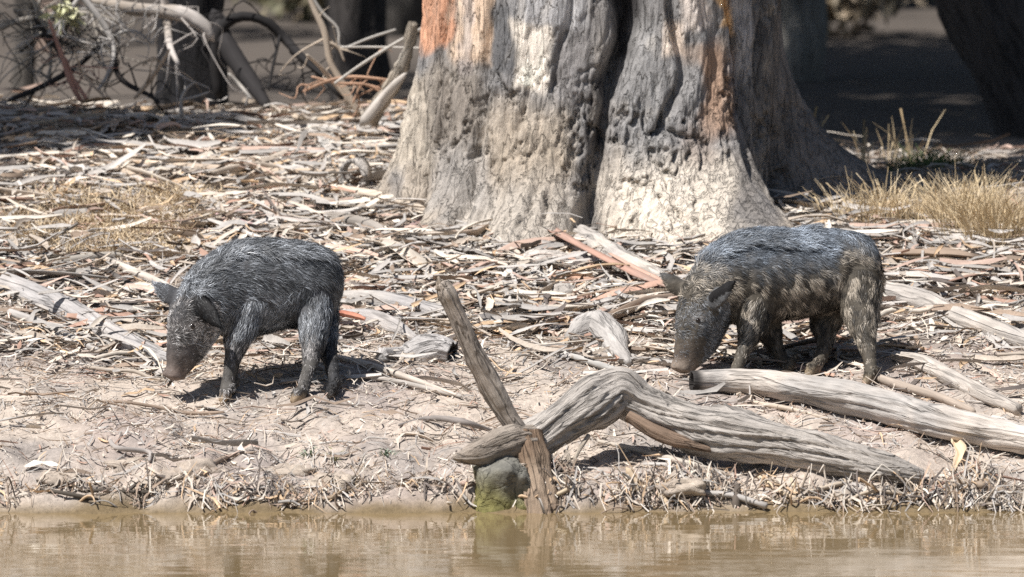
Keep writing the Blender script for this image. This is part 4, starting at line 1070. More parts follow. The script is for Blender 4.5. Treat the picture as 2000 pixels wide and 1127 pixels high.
# ------------------------------------------------------------------ bark strips (curled sheets with thickness)
def strip_data(P, hw, curl=0.6, thick=0.003, n=14, seed=0, roll=0.0, m=5):
    C = catmull(np.concatenate([P, np.asarray(hw, float)[:, None]], 1), n)
    Pp, W = C[:, :3], np.maximum(C[:, 3], 0.001)
    T = np.gradient(Pp, axis=0); T /= np.linalg.norm(T, axis=1)[:, None]
    up = np.array([0, -0.17, 1.0]); S = np.cross(T, up); S /= np.linalg.norm(S, axis=1)[:, None]; U = np.cross(S, T)
    cr, sr = math.cos(roll), math.sin(roll)
    S, U = S * cr + U * sr, U * cr - S * sr
    a = np.linspace(-1, 1, m)
    jag = 1 + 0.3 * vnoise(np.stack([np.arange(n) * 0.7, np.full(n, seed * 3.1), np.zeros(n)], -1), seed)
    off = (a[None] * (W * jag)[:, None])
    h = curl * W[:, None] * (a[None] ** 2)
    top_ = Pp[:, None] + S[:, None] * off[..., None] + U[:, None] * (h + thick / 2)[..., None]
    bot_ = Pp[:, None] + S[:, None] * off[..., None] * 0.97 + U[:, None] * (h - thick / 2)[..., None]
    V = np.concatenate([top_.reshape(-1, 3), bot_.reshape(-1, 3)])
    I = np.arange(n * m).reshape(n, m); J = I + n * m
    q = [np.stack([I[:-1, :-1], I[:-1, 1:], I[1:, 1:], I[1:, :-1]], -1).reshape(-1, 4), np.stack([J[:-1, :-1], J[1:, :-1], J[1:, 1:], J[:-1, 1:]], -1).reshape(-1, 4)]
    for a_, b_ in ((I[:, 0], J[:, 0]), (J[:, -1], I[:, -1]), (J[0], I[0]), (I[-1], J[-1])):
        q.append(np.stack([a_[:-1], a_[1:], b_[1:], b_[:-1]], -1))
    ln = np.concatenate([[0], np.cumsum(np.linalg.norm(np.diff(Pp, axis=0), axis=1))])
    g = np.stack([off, off * 0, np.repeat(ln[:, None], m, 1)], -1).reshape(-1, 3)
    return V, q, np.concatenate([g, g + 0.5])
def strip_thing(spec, label, col, other=None, seed=0, curl=0.6, roll=0.0, name='bark_strip', group=None, n=18, lift=0.008):
    P = []; W = []
    for s in spec:
        if len(s) > 3: p = onY(s[0], s[1], s[3])
        else: p = at(s[0], s[1], lift)
        P.append(p); W.append(s[2] * (22 + p[1]) / FPX)
    v, f, g = strip_data(np.array(P), W, curl, 0.004, n, seed, roll)
    return put(name, v, f, M_STICK, tint(v, col, 0.2, 9, seed, other, 0.55), g, label=label, cat='bark', group=group)
strip_thing([(1035, 450, 5), (1080, 484, 9), (1130, 514, 10), (1200, 551, 11), (1260, 580, 10), (1330, 604, 4)], 'long red-brown bark strip sloping across the broad grey root', (0.47, 0.29, 0.225), (0.40, 0.28, 0.23), 1, 0.5, lift=0.06)
strip_thing([(1190, 528, 3), (1230, 552, 6), (1270, 572, 6), (1310, 590, 3)], 'orange-pink bark sliver lying along the long red strip', (0.56, 0.37, 0.29), None, 2, 0.4, lift=0.06)
strip_thing([(636, 648, 6), (662, 645, 9), (690, 650, 8), (712, 654, 4)], 'brick red curl of bark behind the charcoal boar\'s hind leg', (0.46, 0.17, 0.11), (0.55, 0.25, 0.17), 3, 1.0, lift=0.05)
strip_thing([(610, 250, 18), (630, 275, 22), (650, 300, 22), (668, 330, 14)], 'flat grey bark slab lying below the leaning dead slab', (0.50, 0.48, 0.45), (0.58, 0.54, 0.49), 4, 0.3, lift=0.02)
strip_thing([(905, 430, 8), (930, 455, 13), (970, 470, 12), (1030, 472, 5)], 'dark grey curved bark strip at the foot of the big tree', (0.33, 0.32, 0.32), (0.42, 0.36, 0.34), 5, 0.8, lift=0.02)
strip_thing([(800, 460, 4), (830, 448, 11), (860, 436, 8)], 'purple-brown bark flake near the tree\'s front root', (0.36, 0.26, 0.24), None, 6, 0.5, lift=0.03)
strip_thing([(900, 490, 4), (960, 486, 8), (1030, 484, 9), (1090, 478, 4)], 'rosy bark ribbon lying along the edge of the grey root', (0.55, 0.38, 0.31), None, 7, 0.6, lift=0.02)
strip_thing([(1860, 940, 4), (1876, 905, 11), (1866, 880, 8), (1880, 862, 3)], 'cream curled bark scrap standing by the driftwood\'s far tip', (0.70, 0.55, 0.38), None, 8, 1.2, lift=0.02)
strip_thing([(790, 378, 4), (830, 372, 8), (870, 376, 8), (885, 380, 3)], 'white bark splinter by the tree\'s front root', (0.72, 0.66, 0.56), None, 9, 0.6, lift=0.02)
strip_thing([(309, 228, 4), (316, 248, 9), (333, 262, 8), (346, 266, 3)], 'bright cream crescent of bark at the edge of the shade', (0.78, 0.66, 0.50), None, 10, 1.2, lift=0.02)
strip_thing([(100, 335, 6), (140, 328, 12), (190, 330, 14), (240, 340, 8)], 'broad pinkish bark sheet below the shade patch', (0.60, 0.48, 0.40), None, 11, 0.4, lift=0.015)
# ring of curled bark
def bark_ring():
    c = at(693, 372); s = (22 + c[1]) / FPX
    th = np.linspace(0, 2 * math.pi * 0.93, 40)
    P = c + np.stack([np.cos(th) * 24 * s, 0.03 * np.sin(th * 0.5) - 0.02 * np.cos(th), np.sin(th) * 30 * s + 28 * s], -1)
    V = []
    for k, p in enumerate(P):
        o = np.array([math.cos(th[k]), 0, math.sin(th[k])])
        w = (7 + 2 * math.sin(th[k] * 2)) * s
        for (a, b) in ((-1, -1), (1, -1), (1, 1), (-1, 1)):
            V.append(p + np.array([0.25, 0.97, 0]) * a * 0.035 + o * b * w * 0.7)
    V = np.array(V); I = np.arange(len(V)).reshape(-1, 4)
    q = np.stack([I[:-1], np.roll(I, -1, 1)[:-1], np.roll(I, -1, 1)[1:], I[1:]], -1).reshape(-1, 4)
    q = np.concatenate([q, [I[0][::-1]], [I[-1]]])
    put('bark_ring', V, q, M_BARK, tint(V, (0.50, 0.46, 0.42), 0.25, 30, 4), None, label='ring of curled grey bark standing in the litter', cat='bark')
bark_ring()

# ------------------------------------------------------------------ litter
PAL = np.array([(0.42, 0.39, 0.36), (0.50, 0.46, 0.42), (0.54, 0.46, 0.38), (0.66, 0.58, 0.49), (0.60, 0.43, 0.28), (0.33, 0.25, 0.19), (0.15, 0.125, 0.11), (0.52, 0.38, 0.31), (0.42, 0.27, 0.205), (0.72, 0.65, 0.56)])
def scatter(N, r, zone):
    """random places on the bank, weighted by zone(X, Y)"""
    X = []; Y = []
    n = 0
    while n < N:
        x = r.uniform(-2.45, 2.45, N * 2); y = r.uniform(0.02, 7.6, N * 2)
        k = r.random(N * 2) < zone(x, y)
        X.append(x[k]); Y.append(y[k]); n += k.sum()
    return np.concatenate(X)[:N], np.concatenate(Y)[:N]
def z_thick(x, y):
    P = np.stack([x, y, x * 0], -1)
    d = 0.012 + 0.988 * sstep(1.1, 2.4, y + 0.35 * fbm(P * 1.3, 2, 601))
    d = d * (1 - 0.72 * sstep(0.9, 1.7, x) * (1 - sstep(0, 0.2, fbm(P * 2, 2, 603))))
    gr = np.exp(-(((x + 1.45) / 0.55) ** 2 + ((y - 3.3) / 0.9) ** 2))
    d = d * (1 - sstep(0.8, 1.1, x) * sstep(4.0, 4.4, y) * 0.93)
    return np.clip(d * (1 - 0.6 * gr) * (0.15 + 1.0 * sstep(-0.3, 0.35, fbm(P * 2.2, 3, 607))), 0, 1)
def z_even(x, y):
    P = np.stack([x, y, x * 0], -1)
    return np.clip(0.35 + 0.5 * sstep(0.9, 2.2, y) + 0.5 * fbm(P * 3.1, 3, 611), 0.05, 1)
def z_beach(x, y):
    return np.where(y < 2.2, 1.0, 0.25)

def pieces(N, r, zone, length, width, weights, stations=4, curl=0.3, bend=0.15, tilt=0.12, lift=0.018, leaf=False, dark=1.0, yaw_bias=0.0):
    x, y = scatter(N, r, zone)
    yaw = r.uniform(0, math.pi, N)
    if yaw_bias: yaw = np.where(r.random(N) < yaw_bias, r.normal(0.0, 0.45, N), yaw)
    ln = np.exp(r.uniform(math.log(length[0]), math.log(length[1]), N)); wd = r.uniform(width[0], width[1], N) * 0.5
    s = np.linspace(0, 1, stations + 1)
    prof = np.sin(np.pi * np.clip(s * 0.96 + 0.02, 0, 1)) ** 0.7 if leaf else np.interp(s, [0, 0.12, 0.85, 1], [0.6, 1, 0.9, 0.45])
    t = np.array([-1.0, 0.0, 1.0])
    S = (s - 0.5)[None, :, None] * ln[:, None, None] * np.ones((1, 1, 3))
    Wd = t[None, None] * prof[None, :, None] * wd[:, None, None] * (1 + 0.3 * r.normal(size=(N, stations + 1, 1)) * (not leaf))
    bnd = r.normal(0, bend, N)[:, None, None]
    side = bnd * ln[:, None, None] * (4 * (s - 0.5) ** 2)[None, :, None]
    Z = curl * r.normal(0.5, 1, N)[:, None, None] * wd[:, None, None] * (t ** 2)[None, None] + np.abs(r.normal(0, tilt, N))[:, None, None] * (S + 0.5 * ln[:, None, None]) + r.normal(0, bend, N)[:, None, None] * ln[:, None, None] * (4 * (s - 0.5) ** 2 - 0.5)[None, :, None] * 0.6
    roll = r.normal(0, 0.45, N)[:, None, None]
    Z = Z + Wd * np.sin(roll)
    c, sn = np.cos(yaw)[:, None, None], np.sin(yaw)[:, None, None]
    lx = S; ly = Wd * np.cos(roll) + side
    X = x[:, None, None] + lx * c - ly * sn; Y = y[:, None, None] + lx * sn + ly * c
    gz = ground_fast(X, Y)
    V = np.stack([X, Y, gz + np.maximum(Z, -0.004) + np.abs(r.exponential(lift, N))[:, None, None] * 0.6 + 0.003], -1)
    st = stations + 1
    I = np.arange(st * 3).reshape(st, 3)
    q = np.concatenate([np.stack([I[:-1, j], I[:-1, j + 1], I[1:, j + 1], I[1:, j]], -1) for j in (0, 1)])
    F = (np.arange(N) * st * 3)[:, None, None] + q[None]
    ci = r.choice(len(PAL), N, p=np.asarray(weights) / np.sum(weights))
    C = PAL[ci] * r.uniform(0.75, 1.2, (N, 1)) * dark
    C = np.repeat(C, st * 3, 0).reshape(N, st, 3, 3) * (1 + 0.10 * r.normal(size=(N, st, 3, 1)))
    return V.reshape(-1, 3), F.reshape(-1, 4), C.reshape(-1, 3)

_gxi = np.linspace(-2.9, 2.9, 581); _gyi = np.linspace(-0.6, 8.4, 901)
_GG = ground(*np.meshgrid(_gxi, _gyi))
def ground_fast(X, Y):
    fx = np.clip((X + 2.9) / 5.8 * 580, 0, 579.999); fy = np.clip((Y + 0.6) / 9.0 * 900, 0, 899.999)
    ix = fx.astype(int); iy = fy.astype(int); tx = fx - ix; ty = fy - iy
    return (_GG[iy, ix] * (1 - tx) + _GG[iy, ix + 1] * tx) * (1 - ty) + (_GG[iy + 1, ix] * (1 - tx) + _GG[iy + 1, ix + 1] * tx) * ty

r = np.random.default_rng(91)
#            grey  grey2 tan  cream orng brown dark pink red pale
W_BARK = [4.5, 4, 2.6, 2.0, 0.6, 1.4, 1.0, 1.0, 0.5, 1.2]
W_LEAF = [1.0, 1.2, 3, 3, 3.0, 1, 0.5, 1.2, 0.6, 2.0]
W_TWIG = [3, 2, 1.6, 1.2, 0.3, 1.6, 1.6, 0.6, 0.3, 0.8]
v, f, c = pieces(17000, r, z_thick, (0.06, 0.36), (0.005, 0.026), W_BARK, 4, 0.5, 0.08, 0.06, 0.022, yaw_bias=0.48)
put('bark_litter', v, f, M_LITTER, c, kind='stuff', label='deep litter of shed bark strips over the slope', cat='bark litter', smooth=False)
v, f, c = pieces(16000, r, z_thick, (0.035, 0.11), (0.006, 0.018), W_LEAF, 3, 0.5, 0.22, 0.14, 0.018, leaf=True)
put('leaf_litter', v, f, M_LITTER, c, kind='stuff', label='scattered dry curled gum leaves on the bank', cat='leaf litter', smooth=False)
v, f, c = pieces(13000, r, z_even, (0.03, 0.26), (0.0025, 0.006), W_TWIG, 3, 0.9, 0.14, 0.07, 0.012, yaw_bias=0.45)
put('twig_litter', v, f, M_LITTER, c, kind='stuff', label='fine dry twigs strewn over the whole bank', cat='twig litter', smooth=False)
v, f, c = pieces(42000, r, z_even, (0.008, 0.035), (0.003, 0.010), W_TWIG, 1, 0.5, 0.2, 0.3, 0.006)
put('chip_litter', v, f, M_LITTER, c, kind='stuff', label='small chips and crumbs of bark on the clay', cat='chips', smooth=False)
v, f, c = pieces(9000, r, z_beach, (0.01, 0.07), (0.002, 0.006), [2, 2, 1.5, 1.5, .3, 2, 2.5, .5, .3, 1], 3, 0.6, 0.3, 0.2, 0.006)
put('beach_debris', v, f, M_LITTER, c, kind='stuff', label='thin debris scattered on the pale beach clay', cat='debris', smooth=False)

def z_lip(x, y):
    P = np.stack([x, y, x * 0], -1)
    return (y < 0.14) * np.where(x > 0.1, 1.0, 0.5) * np.clip(0.25 + 1.3 * fbm(P * np.array([3.0, 9.0, 1]), 3, 615), 0, 1)
v, f, c = pieces(1900, r, z_lip, (0.02, 0.13), (0.002, 0.008), [1.5, 1, 3, 2.5, 1.5, 2.5, 3, .5, .3, 1], 3, 0.6, 0.3, 0.35, 0.012)
put('waterline_debris', v, f, M_LITTER, c, kind='stuff', label='tangled fine debris along the wet lip of the bank', cat='debris', smooth=False)

# larger strips and sticks of the litter, each a thing of its own
def zone_words(x, y):
    if y > 4.4: return 'on the crest of the bank'
    if x < -0.35 and y > 2.3: return 'on the slope above the charcoal boar'
    if x > 0.9: return 'on the slope around the muddy boar'
    if y > 1.0: return 'on the slope between the two boars'
    return 'on the low beach near the water'
names = {0: 'grey', 1: 'pale grey', 2: 'tan', 3: 'cream', 5: 'brown', 7: 'pinkish', 8: 'red-brown', 9: 'whitish'}
cols = [0, 0, 1, 1, 2, 2, 2, 3, 3, 5, 7, 8, 9]
xs, ys = scatter(150, r, z_thick)
for k in range(150):
    a = r.normal(0, 0.55) if r.random() < 0.6 else r.uniform(0, math.pi)
    ln = r.uniform(0.2, 0.6); w = r.uniform(0.009, 0.03)
    t = np.linspace(-0.5, 0.5, 4)
    x = xs[k] + t * ln * math.cos(a) + r.normal(0, 0.012, 4); y = ys[k] + t * ln * math.sin(a) + r.normal(0, 0.012, 4)
    P = np.stack([x, y, ground_fast(x, y) + 0.012 + abs(r.normal(0, 0.012)) + np.abs(r.normal(0, 0.008, 4))], -1)
    ci = cols[r.integers(0, len(cols))]
    vv, ff, gg = strip_data(P, w * np.array([0.5, 1, 0.95, 0.4]), r.normal(0.4, 0.5), 0.0035, 9, k, r.normal(0, 0.4), 3)
    zw = zone_words(xs[k], ys[k])
    put('bark_strip', vv, ff, M_STICK, tint(vv, PAL[ci] * r.uniform(0.85, 1.15), 0.18, 9, k % 40), gg, label='%s strip of shed bark lying %s' % (names[ci], zw), cat='bark', group='%s bark strips %s' % (names[ci], zw))
xs, ys = scatter(130, r, lambda x, y: np.clip(z_thick(x, y) * 0.8 + 0.12, 0, 1))
for k in range(130):
    a = r.normal(0, 0.6) if r.random() < 0.55 else r.uniform(0, math.pi)
    ln = r.uniform(0.18, 0.5); w = r.uniform(0.004, 0.011)
    t = np.linspace(-0.5, 0.5, 5)
    x = xs[k] + t * ln * math.cos(a) + r.normal(0, 0.012, 5); y = ys[k] + t * ln * math.sin(a) + r.normal(0, 0.012, 5)
    P = np.stack([x, y, ground_fast(x, y) + w * 0.7 + 0.004 + abs(r.normal(0, 0.012)) + np.abs(r.normal(0, 0.006, 5))], -1)
    ci = cols[r.integers(0, len(cols))]
    vv, ff, gg = tube_data(P, w * np.array([1, 0.95, 0.9, 0.8, 0.5]), seg=7, n=12, rough=0.2, rscale=20, seed=k)
    zw = zone_words(xs[k], ys[k])
    put('fallen_stick', vv, ff, M_STICK, tint(vv, PAL[ci] * r.uniform(0.8, 1.1), 0.18, 9, k % 40), gg, label='%s fallen stick lying %s' % (names[ci], zw), cat='stick', group='%s sticks %s' % (names[ci], zw))

# ------------------------------------------------------------------ dead branches on the crest
def branch_thing(name, label, segs, col, seed, cat='branch', other=None, twigs=0, tw_len=0.25, tw_r=0.003, seg=9, n=22, dirn=None, group=None):
    """segs: list of traced limbs [(px, py, r_px, Y), ...]; the first is the main one; twigs sprout along them"""
    rr = np.random.default_rng(seed)
    first = onY(*segs[0][0][:2], segs[0][0][3])
    t = empty(name, tuple(first), label, cat, group)
    for k, sp in enumerate(segs):
        P = np.array([onY(a[0], a[1], a[3]) for a in sp]); R = np.array([a[2] * (22 + a[3]) / FPX for a in sp])
        v, f, g = tube_data(P, R, seg=seg, n=n, rough=0.22, rscale=14, seed=seed + k, tip=True)
        o = put('limb', v, f, M_STICK, tint(v, col, 0.22, 9, (seed + k) % 50, other), g, parent=t)
        C = catmull(np.concatenate([P, R[:, None]], 1), 60)
        for j in range(twigs):
            q = C[rr.integers(8, 58)]
            d = rr.normal(size=3) * np.array([1, 0.5, 0.8]) + (np.array(dirn) if dirn is not None else 0)
            d /= np.linalg.norm(d)
            L = tw_len * rr.uniform(0.4, 1.3); e = rr.normal(size=(2, 3)) * L * 0.18
            tp = np.array([q[:3], q[:3] + d * L * 0.35 + e[0], q[:3] + d * L * 0.7 + e[1] + np.array([0, 0, -0.05 * L]), q[:3] + d * L + np.array([0, 0, -0.12 * L])])
            v, f, g = tube_data(tp, [min(q[3], tw_r * 1.5), tw_r, tw_r * 0.75, tw_r * 0.4], seg=5, n=9, rough=0.2, seed=j)
            put('twig', v, f, M_STICK, tint(v, np.array(col) * rr.uniform(0.7, 1.2), 0.2, 9, j % 40), g, parent=o)
    return t
BLK = (0.022, 0.020, 0.020)
branch_thing('arching_branch', 'blackened branch arching in a hoop over the crest', [[(426, 180, 10, 6.3), (420, 110, 11, 6.3), (430, 58, 11, 6.3), (468, 32, 10, 6.3), (520, 42, 9, 6.3), (560, 80, 9, 6.3), (590, 112, 8, 6.2), (612, 130, 6, 6.2)], [(590, 112, 7, 6.2), (620, 140, 6, 6.1), (650, 172, 6, 6.0), (668, 192, 4, 6.0)], [(548, 66, 4, 6.3), (535, 120, 3, 6.2), (524, 175, 2.5, 6.1)]], BLK, 101, twigs=7, tw_len=0.22)
branch_thing('fallen_bough', 'thick dark bough slanting down to the crest beside the dark stem', [[(420, 30, 13, 6.4), (440, 80, 17, 6.3), (468, 130, 19, 6.2), (497, 170, 17, 6.1), (520, 205, 10, 6.0)]], (0.03, 0.027, 0.027), 102, seg=16, n=40, twigs=3)
branch_thing('pale_sapling_branch', 'bare pale branch rising from the crest beside the big tree', [[(700, 222, 6, 5.6), (672, 170, 7, 5.6), (645, 120, 7, 5.6), (634, 62, 7, 5.6), (612, 15, 6, 5.6), (596, -30, 5, 5.6)], [(690, 205, 5, 5.6), (655, 165, 5, 5.6), (625, 130, 4, 5.55), (600, 108, 3, 5.5)], [(634, 80, 3, 5.6), (660, 92, 3, 5.6), (672, 118, 2, 5.6)]], (0.52, 0.43, 0.34), 103, twigs=3, tw_len=0.18)
branch_thing('bare_twig', 'thin bent grey twig with a kink above the reddish twigs', [[(600, -20, 3.5, 5.8), (630, 25, 3.2, 5.8), (660, 56, 3, 5.8), (662, 88, 2.8, 5.8), (672, 94, 2.6, 5.8), (720, 75, 2.6, 5.8), (772, 58, 2, 5.8)]], (0.48, 0.45, 0.41), 104, seg=6)
branch_thing('bare_twig', 'long straight grey twig leaning against the trunk\'s edge', [[(655, 162, 2.6, 5.2), (700, 130, 3, 5.2), (760, 92, 3.2, 5.2), (830, 52, 3, 5.15)], [(668, 92, 2.2, 5.3), (740, 92, 2.4, 5.3), (825, 94, 2, 5.2)]], (0.52, 0.48, 0.43), 105, seg=6)
branch_thing('reddish_twigs', 'low spray of reddish dry twigs by the leaning slab', [[(592, 178, 2.5, 5.5), (640, 158, 3.2, 5.5), (690, 150, 3, 5.5), (760, 156, 2.2, 5.5)], [(610, 150, 2.2, 5.5), (660, 162, 2.6, 5.5), (720, 166, 2.6, 5.5), (756, 190, 2, 5.5)], [(690, 200, 2.2, 5.5), (702, 172, 2.4, 5.5), (722, 150, 1.8, 5.5)]], (0.50, 0.31, 0.21), 106, seg=6, twigs=4, tw_len=0.16)
P_, R_ = np.array([onY(722, 240, 5.1), onY(748, 196, 5.1), onY(775, 150, 5.05), onY(797, 96, 5.0), onY(808, 44, 4.98)]), None
v, f, g = strip_data(P_, np.array([17, 16, 14, 12, 8]) * 27.1 / FPX, 0.25, 0.03, 30, 3, 1.2, 5)
put('leaning_dead_branch', v, f, M_WOOD, tint(v, (0.47, 0.40, 0.32), 0.25, 8, 3, (0.58, 0.53, 0.46)), g, label='splintered dead slab leaning against the big tree', cat='wood', kind='thing')
log_thing('dead_stick', [(712, 236, 11, 5.0), (745, 196, 11, 5.0), (772, 164, 9, 4.95), (790, 146, 5, 4.95)], 'pale grey stick propped at the foot of the leaning slab', 'stick', (0.52, 0.47, 0.42), None, 91, seg=14, n=30, mat=M_STICK, tip=True)
# the tangle of dead branches
DS = 'dead branches of the tangle'
branch_thing('bleached_bough', 'bleached broken bough lying across the dark stem', [[(190, 2, 9, 6.0), (250, 16, 12, 6.0), (310, 22, 13, 6.0), (360, 28, 16, 6.0), (395, 48, 14, 6.0), (412, 72, 8, 6.0)], [(318, -20, 8, 6.0), (326, 40, 8, 6.0), (332, 90, 7, 5.9), (348, 125, 4, 5.8)]], (0.56, 0.51, 0.47), 110, seg=14, n=40, twigs=7, tw_len=0.28, dirn=(0, 0, -0.6), other=(0.42, 0.36, 0.3))
branch_thing('dead_branch', 'pale grey crooked branch hanging in the dead tangle', [[(150, -20, 6, 5.9), (190, 30, 6.5, 5.9), (215, 70, 6, 5.9), (222, 110, 5, 5.85), (208, 150, 4, 5.8), (192, 175, 3, 5.75)], [(215, 70, 4, 5.9), (260, 60, 3, 5.9), (300, 85, 2, 5.9)], [(160, -10, 5, 5.9), (120, 40, 4, 5.9), (90, 70, 3, 5.9)]], (0.46, 0.43, 0.40), 111, twigs=12, tw_len=0.30)
branch_thing('dead_branch', 'dark branch sweeping low through the dead tangle', [[(20, 195, 5, 5.9), (90, 165, 6, 5.9), (150, 130, 6, 5.9), (190, 95, 5, 5.9), (230, 60, 4, 5.9)], [(222, 95, 6, 5.9), (228, 140, 5.5, 5.85), (250, 165, 5, 5.8), (290, 185, 4, 5.7), (310, 200, 3, 5.6)], [(70, 40, 5, 5.9), (95, 75, 5, 5.9), (120, 110, 4, 5.9)]], (0.04, 0.035, 0.033), 112, twigs=9, tw_len=0.26)
branch_thing('dead_branch', 'reddish pink branch upright in the dead tangle', [[(156, 195, 5, 5.7), (138, 160, 5.5, 5.7), (125, 120, 5, 5.7), (112, 85, 4, 5.7), (96, 40, 3, 5.7)], [(168, 192, 4, 5.7), (150, 165, 4, 5.7), (135, 140, 3, 5.7)]], (0.48, 0.27, 0.21), 113, twigs=4, tw_len=0.22)
branch_thing('dead_branch', 'tan stick slanting up to the dark stem', [[(265, 190, 4, 5.6), (290, 160, 5, 5.6), (312, 128, 4.5, 5.6), (330, 98, 3, 5.6)], [(150, 130, 2.5, 5.7), (180, 165, 2.8, 5.65), (205, 190, 2.4, 5.6)]], (0.54, 0.42, 0.31), 114, twigs=3, tw_len=0.18)
branch_thing('dead_branch', 'grey branch of many fine twigs at the tangle\'s edge', [[(-20, 60, 7, 6.1), (40, 40, 6, 6.1), (100, 30, 5, 6.1), (170, 25, 4, 6.1), (240, 45, 3, 6.1)], [(60, -10, 4, 6.0), (85, 50, 4, 6.0), (100, 100, 3.5, 6.0), (95, 160, 3, 6.0)]], (0.40, 0.36, 0.31), 115, twigs=22, tw_len=0.34)
branch_thing('dead_branch', 'black forked branch crossing behind the dead tangle', [[(40, 100, 5, 6.3), (80, 60, 6, 6.3), (120, 10, 6, 6.3), (140, -30, 6, 6.3)], [(30, 20, 5, 6.3), (90, 70, 5, 6.3), (150, 90, 4, 6.3)]], (0.025, 0.023, 0.022), 116, twigs=10, tw_len=0.3)
branch_thing('dead_branch', 'thin grey stick leaning beside the dark bough', [[(448, 145, 3, 5.8), (470, 168, 4, 5.8), (490, 192, 3, 5.75)], [(484, 190, 2, 5.7), (480, 205, 3, 5.7)]], (0.50, 0.46, 0.41), 117, seg=6)
branch_thing('upright_twig', 'bent grey twig standing on the crest before the dark stem', [[(355, 225, 4, 5.4), (354, 195, 4, 5.4), (366, 172, 3, 5.4), (382, 160, 2, 5.4)], [(356, 195, 3, 5.4), (385, 188, 3, 5.4), (408, 180, 2, 5.4)]], (0.40, 0.37, 0.34), 118, seg=6)
# leafy spray caught in the tangle
v, f, c = crown_data([(onY(130, 12, 5.9), 0.05), (onY(118, 30, 5.9), 0.045), (onY(138, 32, 5.9), 0.03)], 16, 0.06, [(0.74, 0.72, 0.45), (0.80, 0.76, 0.55), (0.62, 0.62, 0.38)], 6)
put('dry_leaf_spray', v, f, M_LEAF, c, label='small spray of pale yellow leaves caught in the dead tangle', cat='leaves', smooth=False)

# ------------------------------------------------------------------ dry grass
def blades(P0, N, r, h, spread, lean, w=0.0022, cols=((0.62, 0.47, 0.28), (0.70, 0.56, 0.36), (0.52, 0.39, 0.23)), heads=0.12):
    a = r.uniform(0, 2 * math.pi, N); rad = np.abs(r.normal(0, spread, N))
    x = P0[0] + np.cos(a) * rad; y = P0[1] + np.sin(a) * rad
    z = ground_fast(x, y) - 0.004
    L = h * r.uniform(0.45, 1.15, N)
    d = np.stack([np.cos(a) * lean + r.normal(0, lean * 0.7, N), np.sin(a) * lean + r.normal(0, lean * 0.7, N), np.ones(N)], 1)
    d /= np.linalg.norm(d, axis=1)[:, None]
    b = np.stack([x, y, z], 1)
    m = b + d * (L * 0.55)[:, None]
    out = np.stack([d[:, 0], d[:, 1], d[:, 2] * 0], 1)
    e = m + d * (L * 0.4)[:, None] + out * (L * 0.28)[:, None] - np.array([0, 0, 1]) * (L * r.uniform(0, 0.22, N))[:, None]
    s = np.stack([np.ones(N), r.normal(0, 0.4, N), np.zeros(N)], 1); s /= np.linalg.norm(s, axis=1)[:, None]
    ww = w * r.uniform(0.6, 1.4, (N, 1)); hd = (r.random(N) < heads)[:, None]
    tipw = np.where(hd, ww * 1.8, ww * 0.3)
    V = np.stack([b - s * ww, b + s * ww, m - s * ww * 0.8, m + s * ww * 0.8, e - s * tipw, e + s * tipw], 1)
    C = np.asarray(cols)[r.integers(0, len(cols), N)] * r.uniform(0.8, 1.15, (N, 1))
    bi = (np.arange(N) * 6)[:, None]
    F = np.concatenate([bi + np.array([[0, 1, 3, 2]]), bi + np.array([[2, 3, 5, 4]])])
    return V.reshape(-1, 3), F, np.repeat(C, 6, 0)
r = np.random.default_rng(55)
TUFTS = [(1690, 442, 60, 0.16), (1722, 438, 70, 0.20), (1758, 446, 60, 0.15), (1798, 440, 50, 0.17), (1846, 450, 90, 0.20), (1880, 462, 110, 0.22), (1912, 470, 120, 0.24), (1945, 476, 120, 0.24), (1985, 470, 110, 0.22), (1905, 440, 80, 0.2), (1640, 432, 26, 0.14), (1870, 430, 60, 0.2)]
for k, (px, py, N, h) in enumerate(TUFTS):
    p = at(px, py)
    v, f, c = blades(p, N * 2, r, h * 1.15, 0.07, 0.40, 0.0013, cols=((0.70, 0.55, 0.34), (0.78, 0.64, 0.44), (0.58, 0.45, 0.28)))
    put('dry_grass_tuft', v, f, M_LITTER, c, label='dry straw grass tuft on the slope edge behind the muddy boar', cat='grass tuft', group='dry grass tufts on the slope edge', smooth=False, origin=p)
for k, (px, py, N, h) in enumerate(((1540, 262, 14, 0.16), (1570, 300, 16, 0.24), (1620, 305, 14, 0.2), (1690, 330, 16, 0.22), (1735, 345, 16, 0.22), (1780, 330, 10, 0.24))):
    p = gpt(px, 5.0 + 0.25 * k)
    v, f, c = blades(p, N, r, h, 0.05, 0.22, heads=0.35)
    put('dry_grass_stalks', v, f, M_LITTER, c, label='sparse seeding grass stalks behind the shaded root', cat='grass tuft', group='grass stalks behind the shaded root', smooth=False, origin=p)
for k, (px, py) in enumerate(((1790, 380), (1850, 370), (1815, 395))):
    p = gpt(px, 5.6 + 0.2 * k)
    v, f, c = blades(p, 110, r, 0.12, 0.05, 0.6, cols=((0.10, 0.15, 0.05), (0.14, 0.19, 0.07)), heads=0)
    put('green_grass_tuft', v, f, M_LEAF, c, label='green grass tuft in the shade beyond the straw grass', cat='grass tuft', group='green grass tufts in the shade', smooth=False, origin=p)
vs = []; fs = []; cs = []; off = 0
for k in range(190):
    px = r.uniform(30, 420); py = r.uniform(375, 500)
    if (px - 60) / 400 + (py - 380) / 250 > 1.15 and r.random() < 0.7: continue
    p = at(px, py)
    v, f, c = blades(p, 30, r, 0.075, 0.06, 0.9, 0.0016, cols=((0.62, 0.48, 0.31), (0.70, 0.57, 0.40), (0.55, 0.42, 0.27)))
    vs.append(v); fs.append(f + off); cs.append(c); off += len(v)
put('dry_grass', np.concatenate(vs), np.concatenate(fs), M_LITTER, np.concatenate(cs), kind='stuff', label='low dry straw grass patch on the slope behind the charcoal boar', cat='grass', smooth=False)
